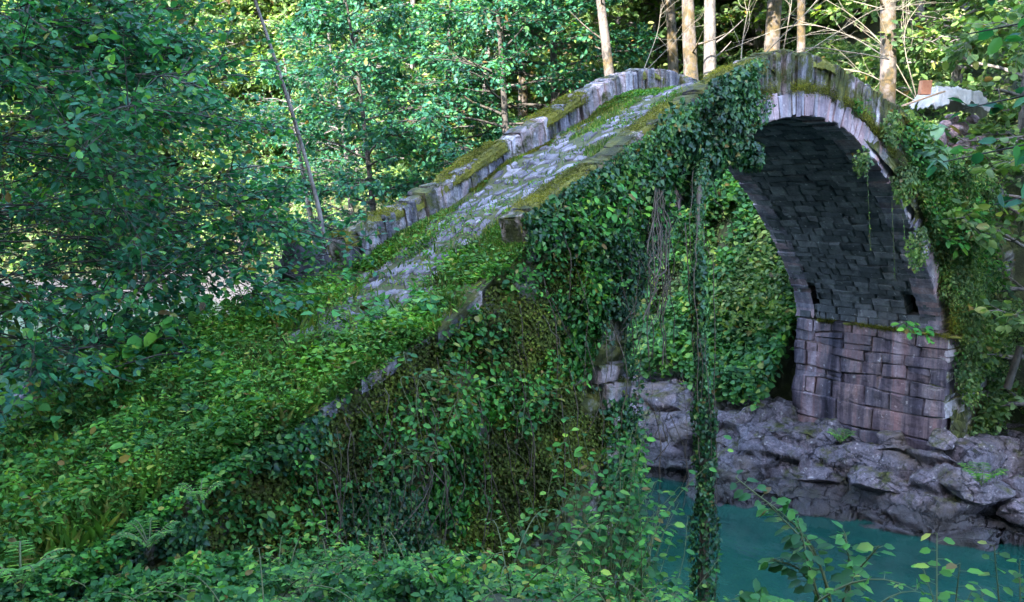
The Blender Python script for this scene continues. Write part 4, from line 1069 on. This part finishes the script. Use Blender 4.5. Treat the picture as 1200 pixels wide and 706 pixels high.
# ------------------------------------------------------------------ single plants
def stem_plant(name, base, tips, label, cat='plant', group=None, leaf=.1, lpt=9, shape='oval', mat=M_BIGLEAF, r=.008, stem=M_STEM, first=.25, pet=.5):
    """stems from one root to the given tips; each stem is a part, its leaves another"""
    base = np.asarray(base, float); o = empty(name, base, label, cat, group)
    gs = Geo(); gl = Geo()
    for tp in tips:
        tp = np.asarray(tp, float); mid = (base+tp)/2+rng.normal(0, .06, 3)+[0, 0, .12*np.linalg.norm(tp-base)]
        pts = smooth_line([base, mid, tp], 9); tube(gs, pts, np.linspace(r, r*.35, 9), 5)
        s = np.linspace(first, 1, lpt); P_ = np.stack([np.interp(s, np.linspace(0, 1, 9), pts[:, c]) for c in range(3)], 1)
        dr = unit(pts[-1]-pts[0]); sd = unit(np.cross(dr, rng.normal(0, 1, 3)))
        sg = np.where(np.arange(lpt) % 2, 1, -1)[:, None]
        a = unit(sd*sg+dr*.5+rng.normal(0, .35, (lpt, 3))); a[:, 2] *= .5
        Q = P_+a*leaf*pet; sticks(gs, P_, Q, r*.3, r*.2)
        a2 = a+[0, 0, -.25]+rng.normal(0, .15, (lpt, 3))
        leaves(gl, Q, a2, up_n(lpt, .3)-.45*unit(FWD)*[1, 1, 0], rng.uniform(leaf*.75, leaf*1.2, lpt), shape)
    gs.obj('stem', stem, o); gl.obj('leaves', mat, o)
    return o
def px_tips(base, lst, d):
    return [at_d(a, b_, d+rng.normal(0, .12)) for a, b_ in lst]
# foreground saplings (right bottom)
b = at_d(990, 740, 4.6)
stem_plant('hazel_sapling', (b[0], b[1], th(b[0], b[1])), px_tips(b, [(862, 560), (900, 590), (935, 610), (990, 625), (905, 655), (1030, 640)], 4.6), 'foreground sapling with large bright leaves in front of the water', 'sapling', None, .072, 24, 'oval', M_BRAMBLE, .010, first=.40)
b = at_d(1120, 760, 5.2)
stem_plant('hazel_sapling', (b[0], b[1], th(b[0], b[1])), px_tips(b, [(1098, 625), (1125, 660), (1140, 690), (1080, 660)], 5.2), 'thin sapling with sparse small leaves at the lower right', 'sapling', None, .075, 9, 'oval', M_HERB, .008, first=.65)
b = at_d(1185, 760, 5.4)
stem_plant('hazel_sapling', (b[0], b[1], th(b[0], b[1])), px_tips(b, [(1165, 640), (1195, 655), (1210, 685), (1150, 690)], 5.4), 'small leafy sapling in the lower right corner', 'sapling', None, .07, 9, 'oval', M_HERB, .008, first=.65)
# overhanging twigs of a tree standing just right of the frame
r_ = at_d(1720, 400, 5.2); gx = (r_[0], r_[1], th(r_[0], r_[1]))
o = empty('overhanging_tree', gx, 'dark leafy twigs hanging into the upper right corner', 'tree')
gt = Geo(); gl = Geo(); tip = at_d(1720, -120, 5.2)
tube(gt, smooth_line([gx, (np.array(gx)+tip)/2+[.05, .05, 0], tip], 12), np.linspace(.07, .03, 12), 8, .1)
for (a0, b0) in (((1720, 60), (1128, 128)), ((1720, -20), (1135, 40)), ((1720, 120), (1105, 190)), ((1720, -60), (1160, 0)), ((1720, 160), (1165, 240))):
    A = at_d(*a0, 5.2); B = at_d(*b0, 5.2+rng.normal(0, .15)); pts = smooth_line([A, (A+B)/2+[0, 0, .08], B], 9); tube(gt, pts, np.linspace(.014, .003, 9), 5)
    m = 22; s = np.linspace(.45, 1, m); P_ = np.stack([np.interp(s, np.linspace(0, 1, 9), pts[:, c]) for c in range(3)], 1)+rng.normal(0, .04, (m, 3))
    a = unit(B-A)*.6+rng.normal(0, .6, (m, 3))+[0, 0, -.3]; sticks(gt, P_, P_+unit(a)*.02, .002, .0015)
    leaves(gl, P_, a, up_n(m, .5), rng.uniform(.06, .10, m), 'oval')
gt.obj('trunk', M_BARK_DARK, o); gl.obj('crown', M_DARKTREE, o)

def broad_plant(px, py, y, n, size, lab, spread=.35, h=.35, mat=M_BIGLEAF, group='broad leaved plants on the ramp', on='deck'):
    q = at_y(px, py, y); x = q[0]
    if on == 'deck': base = np.array([x, y, float(deck(np.array(x), np.array(y)))-.02])
    elif on == 'point': base = q
    else: base = np.array([x, y, th(x, y)-.05])
    tips = [base+np.array([rng.normal(0, spread), rng.normal(0, spread*.8), h*rng.uniform(.6, 1.2)]) for _ in range(n)]
    return stem_plant('broadleaf_plant', base, tips, lab, 'plant', group, size, 6, 'wide', mat, .007, M_STEM, .45, .5)
broad_plant(200, 455, 2.7, 10, .17, 'large leaved clump on the far edge of the ramp against the river', .35, .5)
broad_plant(240, 420, 3.0, 6, .16, 'big leaved plant just above the large clump at the ramp edge', .3, .45)
broad_plant(160, 470, 2.6, 7, .17, 'big leaved plant low on the ramp edge beside the river', .3, .4)
broad_plant(440, 345, .7, 9, .13, 'leafy bright green plant in the middle of the ramp', .28, .3)
broad_plant(500, 330, .45, 6, .11, 'small leafy plant near the broken parapet end', .25, .22)
broad_plant(395, 305, 2.5, 5, .10, 'small broad leaved plant beside the parapet foot', .2, .2)
broad_plant(70, 560, 2.4, 8, .11, 'leafy shrub low at the left edge of the ramp', .5, .6)
broad_plant(20, 520, 3.0, 9, .09, 'fine leaved shrub against the bright river at the left', .5, .7, M_HERB)
for px, py, off, n, sz, lab in ((510, 455, -.5, 10, .08, 'teal leaved shrub growing out of the broken wall'), (555, 480, -.6, 8, .075, 'leafy shoot hanging in front of the wall middle'), (735, 260, -.3, 7, .11, 'big pale leaved plant sprouting from the upper wall'),
                                (490, 545, -.8, 8, .08, 'broad leaved shoot low in front of the wall'), (640, 480, -.7, 7, .075, 'leafy shoot on the shaded wall near the pier'), (690, 245, -.25, 6, .08, 'bright sprig on the wall under the near parapet'),
                                (1075, 385, -.05, 6, .12, 'fresh green plant growing from the abutment ledge'), (1120, 285, -.4, 5, .16, 'light green leaf rosette on the right wall'), (1140, 250, -.4, 5, .15, 'pale leafy sprig on the right wall above the rosette')):
    q = at_y(px, py, off); tips = [q+np.array([rng.normal(0, .3), -abs(rng.normal(0, .15)), rng.normal(.0, .22)]) for _ in range(n)]
    root = q+np.array([0, .3, .05])
    stem_plant('broadleaf_plant', root, tips, lab, 'plant', 'plants rooted in the bridge wall', sz, 7, 'oval', M_BIGLEAF if px > 700 else M_BRAMBLE, .005, M_STEM, .3, .5)
q = at_y(1100, 165, -.3)
stem_plant('broadleaf_plant', q+[0, .3, .1], [q+np.array([rng.uniform(-.4, .35), -rng.uniform(0, .2), rng.uniform(-.35, .3)]) for _ in range(9)], 'plant with huge grey-green round leaves hanging on the right wall', 'plant', None, .24, 3, 'wide', M_GREYLEAF, .008, M_STEM, .6, .3)
# plants on the river edge left below the wall
for px, py, lab in ((730, 560, 'leafy bush drooping over the water beside the left pier'), (700, 610, 'green bush at the foot of the left pier'), (770, 640, 'leafy bush between the brambles and the ivy column'), (650, 640, 'dense bush of bramble shoots below the wall'), (735, 680, 'low bush at the water edge by the bottom of the picture')):
    q = at_d(px, py, 12.0); q = at_y(px, py, -1.6)
    tips = [q+rng.normal(0, .42, 3)*[1, .8, .9]+[0, 0, .1] for _ in range(22)]
    x0 = min(q[0], np.interp(q[1], _y, _xl)-.1)
    stem_plant('bush', (x0-.2, q[1], th(x0-.2, q[1])), tips, lab, 'bush', 'bushes at the river edge', .10, 10, 'oval', M_BRAMBLE, .008, M_STEM, .4, .4)
# ferns
def fern(px, py, d, n, L, lab):
    q = at_d(px, py, d); o = empty('fern', q, lab, 'fern', 'ferns among the brambles'); gs = Geo(); gl = Geo()
    for k in range(n):
        az = 6.283*k/n+rng.normal(0, .3); dr = np.array([math.cos(az), math.sin(az), 0]); s = np.linspace(0, 1, 16)[:, None]
        pts = q+dr*L*s*.8+np.array([0, 0, 1])*L*(1.5*s-.95*s*s); tube(gs, pts, np.linspace(.006, .002, 16), 4)
        sd = np.cross(dr, [0, 0, 1.])
        for sg in (-1, 1):
            pp = pts[2:]; ln = L*.26*np.sin(np.pi*np.clip(s[2:, 0]*.85+.12, 0, 1)); a = np.repeat((sd*sg+dr*.35)[None], len(pp), 0)+rng.normal(0, .08, (len(pp), 3))
            leaves(gl, pp, a, np.repeat([[0, 0, 1.]], len(pp), 0), ln, 'long', .05, .1)
    gs.obj('stem', M_STEM, o); gl.obj('frond', M_HERB, o)
fern(175, 645, 6.2, 8, .26, 'yellow green fern at the edge of the brambles')
fern(235, 590, 7.2, 7, .24, 'bright upright fern on the brow of the low wall')
fern(25, 690, 4.8, 7, .28, 'fern with strap like fronds in the lower left corner')
fern(985, 520, 16.5, 7, .35, 'small fern on the rocks below the abutment')
fern(1150, 570, 16.2, 8, .5, 'fern on the mossy boulder at the right bank')

# hanging ivy column in front of the arch
o = empty('ivy_covered_trunk', tuple(at_y(822, 700, -1.0)), 'slender hanging column of ivy standing before the arch opening', 'tree')
pl = [at_y(a, b_, c) for a, b_, c in ((822, 760, -1.0), (825, 640, -1.0), (826, 540, -1.0), (823, 440, -1.0), (820, 340, -.9), (818, 260, -.7), (822, 200, -.35), (830, 165, -.1))]
pts = smooth_line(pl, 40); g = Geo(); tube(g, pts, np.linspace(.075, .028, 40), 7, .2); g.obj('trunk', M_DEADVINE, o)
g = Geo(); n = 8000; s = rng.random(n)**.85; P_ = np.stack([np.interp(s, np.linspace(0, 1, 40), pts[:, c]) for c in range(3)], 1)
wd = np.maximum(.02, 1)*np.interp(s, [0, .2, .38, .55, .7, .85, 1], [.19, .17, .16, .11, .06, .05, .13])*(-.25+2.4*fbm(P_*[3, 3, 1], 1.6, 8, 3))
d = unit(rvec(n)*[1, 1, .3]); P_ = P_+d*wd[:, None]*(.6+.4*rng.random((n, 1)))
ax = rvec(n, .4); ax[:, 2] -= 1; leaves(g, P_, ax, d+[0, 0, .4]+rvec(n, .3), rng.uniform(.035, .065, n), 'ivy')
g.obj('ivy_leaves', M_IVY, o)
g = Geo()
for k in range(9):
    off = rng.normal(0, .07, 3)*[1, 1, 0]; a0 = int(rng.integers(0, 12)); pp = pts[a0:a0+int(rng.integers(14, 27))]
    tube(g, pp+off+np.cumsum(rng.normal(0, .012, (len(pp), 3)), 0), rng.uniform(.004, .012), 4)
g.obj('bare_stem', M_DEADVINE, o)
# dead hanging vine
o = empty('hanging_vine', tuple(at_y(772, 250, -.4)), 'bundle of brown dead vine hanging left of the ivy column', 'vine')
g = Geo()
for k in range(13):
    sx = rng.normal(0, 6); e = rng.uniform(330, 440)
    pl = [at_y(772+sx*.5, 225, -.35), at_y(771+sx+rng.normal(0, 4), 285, -.6), at_y(770+sx+rng.normal(0, 5), (285+e)/2, -.75), at_y(769+sx+rng.normal(0, 7), e, -.8)]
    tube(g, smooth_line(pl, 14)+rng.normal(0, .022, (14, 3)), rng.uniform(.004, .013), 4)
g.obj('stem', M_DEADVINE, o)
o = empty('hanging_vine', tuple(at_y(1000, 185, -.1)), 'thin leafy strands dangling from the arch ring into the vault', 'vine')
g = Geo(); gl = Geo()
for a, b0, b1 in ((1016, 195, 292), (1045, 235, 330), (1058, 250, 300)):
    pl = [at_y(a, b0, -.08), at_y(a+2, (b0+b1)/2, -.1), at_y(a+4, b1, -.08)]; pts = smooth_line(pl, 20); tube(g, pts, .005, 3)
    m = 30; s = rng.random(m); P_ = np.stack([np.interp(s, np.linspace(0, 1, 20), pts[:, c]) for c in range(3)], 1); ax = rvec(m, .5); ax[:, 2] -= 1
    leaves(gl, P_, ax, rvec(m)+[0, -1, .3], rng.uniform(.02, .045, m), 'oval')
g.obj('stem', M_STEM, o); gl.obj('leaves', M_HERB, o)

# ------------------------------------------------------------------ dead bare branches behind the crown
def dead(lst, d, lab, rr=.015):
    p0 = at_d(*lst[0][0], d); o = empty('dead_branch', tuple(p0), lab, 'branch', 'bare fallen branches behind the bridge'); g = Geo()
    for line in lst:
        pl = [at_d(a, b_, d+rng.normal(0, .25)) for a, b_ in line]; pts = smooth_line(pl, 16); tube(g, pts, np.linspace(rr, rr*.3, 16), 5)
        for k in range(9):
            s = rng.uniform(.25, 1); q = np.array([np.interp(s, np.linspace(0, 1, 16), pts[:, c]) for c in range(3)])
            dd = unit(pts[-1]-pts[0]+rng.normal(0, .9, 3)); L = rng.uniform(.4, 1.3)
            tube(g, smooth_line([q, q+dd*L*.5+rng.normal(0, .06, 3), q+dd*L], 6), np.linspace(rr*.4, rr*.12, 6), 4)
    g.obj('twigs', M_TWIG, o)
dead([[(1042, 70), (1000, 62), (940, 58), (870, 92)], [(1042, 70), (990, 40), (930, 30), (850, 60)]], 21, 'long pale bare branch lying across behind the arch crown')
dead([[(868, 100), (900, 60), (940, 20), (970, -15)], [(868, 100), (870, 50), (880, -5)], [(868, 100), (930, 70), (1010, 20), (1060, -5)]], 20.5, 'bare pale branch fanning upward left of the crown stones')
dead([[(1075, 120), (1040, 60), (1000, 20), (950, -10)], [(1075, 120), (1060, 40), (1090, -10)], [(1075, 120), (1010, 85), (950, 80)]], 22.5, 'bare twiggy branch beside the stout pale trunk')
dead([[(752, 88), (790, 50), (820, 20)], [(752, 88), (770, 40), (775, 5)]], 21.5, 'small bare twig spray above the far parapet', .011)
dead([[(1000, 2), (1050, 12), (1075, -5)], [(915, 75), (925, 20), (930, -15)]], 21, 'bare upright twig behind the middle of the crown', .011)

# ------------------------------------------------------------------ tarp covered heap at the right bridge end
q = at_y(1112, 150, .9)
o = empty('tarp_heap', (q[0], q[1], float(dnear(q[0]))), 'heap of stones under a crumpled white tarp at the bridge end', 'heap')
g = Geo()
# drape: a sheet thrown over the heap, hanging at its sides, with folds
u = np.linspace(-1, 1, 90); v_ = np.linspace(-1, 1, 70); U, V = np.meshgrid(u, v_, indexing='ij')
c0 = at_y(1113, 112, .9); Uf, Vf = U.ravel(), V.ravel()
f1 = fbm(xyz(Uf*1.2, Vf*1.2, 0), 1.4, 801, 4)-.5; f2 = fbm(xyz(Uf*3+f1*2, Vf*1.2-Uf, 3), 2.2, 803, 4)-.5; f3 = 1-np.abs(2*fbm(xyz(Uf*2.2+Vf, Vf*2.2-Uf*.6, 8), 1.6, 807, 3)-1)
edge = np.maximum(np.abs(Uf), np.abs(Vf))+.25*f1; dr_ = np.clip(edge-.62, 0, 1)
Z = .10*(1-Uf*.9*Uf)+.16*f1+.14*f2+.11*(f3-.6)-1.0*dr_**1.15-.12*Uf*(Uf > 0)
sp_ = 1-.35*dr_
ex = RGT*.70; ey = np.array([FWD[0], FWD[1], 0])*.7
P_ = c0+(Uf*sp_+.12*f2)[:, None]*ex+(Vf*sp_+.1*f1)[:, None]*ey+np.array([0, 0, 1])*Z[:, None]
kf = grid_faces(90, 70); kk = (edge+.5*(fbm(xyz(Uf*2, Vf*2, 5), 1.5, 811, 3)-.5))[kf].max(1) < .98; g.add(P_, kf[kk]); tp = g.obj('tarp', M_TARP, o)
sm = tp.modifiers.new('thick', 'SOLIDIFY'); sm.thickness = .012
g = Geo()
for k in range(30):
    g = Geo(); a = rng.uniform(1078, 1150); b_ = rng.uniform(135, 190); w = at_y(a, b_, rng.uniform(.3, 1.3)); lump(g, w, (rng.uniform(.1, .2), rng.uniform(.1, .18), rng.uniform(.07, .13)), 8, .4, k)
    g.obj('stone', M_RING, o, smooth=False)
g = Geo()
c1 = at_y(1098, 168, .35); lump(g, c1, (.17, .15, .3), 12, .3, 77); g.obj('standing_stone', M_RING, o, smooth=False)
q = at_y(1084, 103, .7)
o = empty('rusty_tin', (q[0], q[1], q[2]), 'upright rusty sheet metal box standing on the tarp heap', 'box')
g = Geo(); ux, uy, uz = RGT*.09, np.array([FWD[0], FWD[1], 0])*.08, np.array([.02, 0, .13])
V = [q+a*ux+b_*uy+c*uz for c in (-1, 1) for a, b_ in ((-1, -1), (1, -1), (1, 1), (-1, 1))]
V = np.array(V); top_in = V[4:]+(V[4:].mean(0)-V[4:])*.12; low = top_in-[0, 0, .1]
g.add(np.vstack([V, top_in, low]), [[3, 2, 1, 0]]+[[k, (k+1) % 4, 4+(k+1) % 4, 4+k] for k in range(4)]+[[4+k, 4+(k+1) % 4, 8+(k+1) % 4, 8+k] for k in range(4)]+[[8+k, 8+(k+1) % 4, 12+(k+1) % 4, 12+k] for k in range(4)]+[[12, 13, 14, 15]])
g.obj('shell', M_RUST, o, smooth=False)
g = Geo(); A = at_y(1062, 124, .45); B = at_y(1108, 108, .5)
ex = (B-A); n_ = np.array([0, 0, 1.]); dv = np.array([FWD[0], FWD[1], 0])*.22
v8 = [A, B, B+dv, A+dv]; V = np.array(v8+[p+n_*.025 for p in v8])
g.add(V, [[3, 2, 1, 0], [4, 5, 6, 7]]+[[k, (k+1) % 4, 4+(k+1) % 4, 4+k] for k in range(4)])
tag(g.obj('wooden_board', M_WOODEND, None, False), 'reddish board lying on the tarp heap beside the rusty box', 'board')
# cut log ends leaning on the right bank
for k, (px, py, lab) in enumerate(((1150, 430, 'short cut log leaning on the right bank'), (1188, 428, 'short cut log at the right picture edge'))):
    A = at_x(px-8, py+28, 5.4); B = at_x(px+8, py-22, 5.6); g = Geo(); tube(g, smooth_line([A, (A+B)/2, B], 6), .07, 10, .1)
    tag(g.obj('cut_log', M_BARK_DARK), lab, 'log', 'cut logs on the right bank')

# ------------------------------------------------------------------ light, sky, camera
SUN_AZ = rad(22); EL = rad(34)      # direction the light travels (in plan), elevation
dvec = (math.cos(SUN_AZ)*math.cos(EL), math.sin(SUN_AZ)*math.cos(EL), -math.sin(EL))
sl = bpy.data.lights.new('sun', 'SUN'); sl.energy = 2.0; sl.angle = rad(.6); sl.color = (1, .93, .82)
so = bpy.data.objects.new('sun', sl); COL.objects.link(so)
import mathutils
so.rotation_euler = mathutils.Vector(dvec).to_track_quat('-Z', 'Y').to_euler()
so.location = (-30, -20, 40)
wd = bpy.data.worlds.new('World'); SC.world = wd; wd.use_nodes = True
nt = wd.node_tree; nt.nodes.clear()
out = nt.nodes.new('ShaderNodeOutputWorld'); bg = nt.nodes.new('ShaderNodeBackground'); sky = nt.nodes.new('ShaderNodeTexSky')
sky.sky_type = 'NISHITA'; sky.sun_disc = False; sky.sun_elevation = EL
sx, sy = -dvec[0], -dvec[1]                     # towards the sun
sky.sun_rotation = math.atan2(sx, sy) % (2*math.pi)
bg.inputs[1].default_value = .15
nt.links.new(sky.outputs[0], bg.inputs[0]); nt.links.new(bg.outputs[0], out.inputs[0])
SC.view_settings.view_transform = 'Standard'; SC.view_settings.look = 'None'; SC.view_settings.exposure = 4.25; SC.view_settings.gamma = 1
SC.view_settings.use_curve_mapping = False
cam = bpy.data.cameras.new('camera'); co = bpy.data.objects.new('camera', cam); COL.objects.link(co)
cam.sensor_width = 36; cam.lens = FPX/1200*36; cam.clip_end = 600; cam.clip_start = .05
co.location = CAM; co.rotation_euler = mathutils.Vector(FWD).to_track_quat('-Z', 'Y').to_euler()
SC.camera = co
SC.cycles.max_bounces = 6; SC.cycles.diffuse_bounces = 3; SC.cycles.transmission_bounces = 4; SC.cycles.glossy_bounces = 2
SC.cycles.use_denoising = True
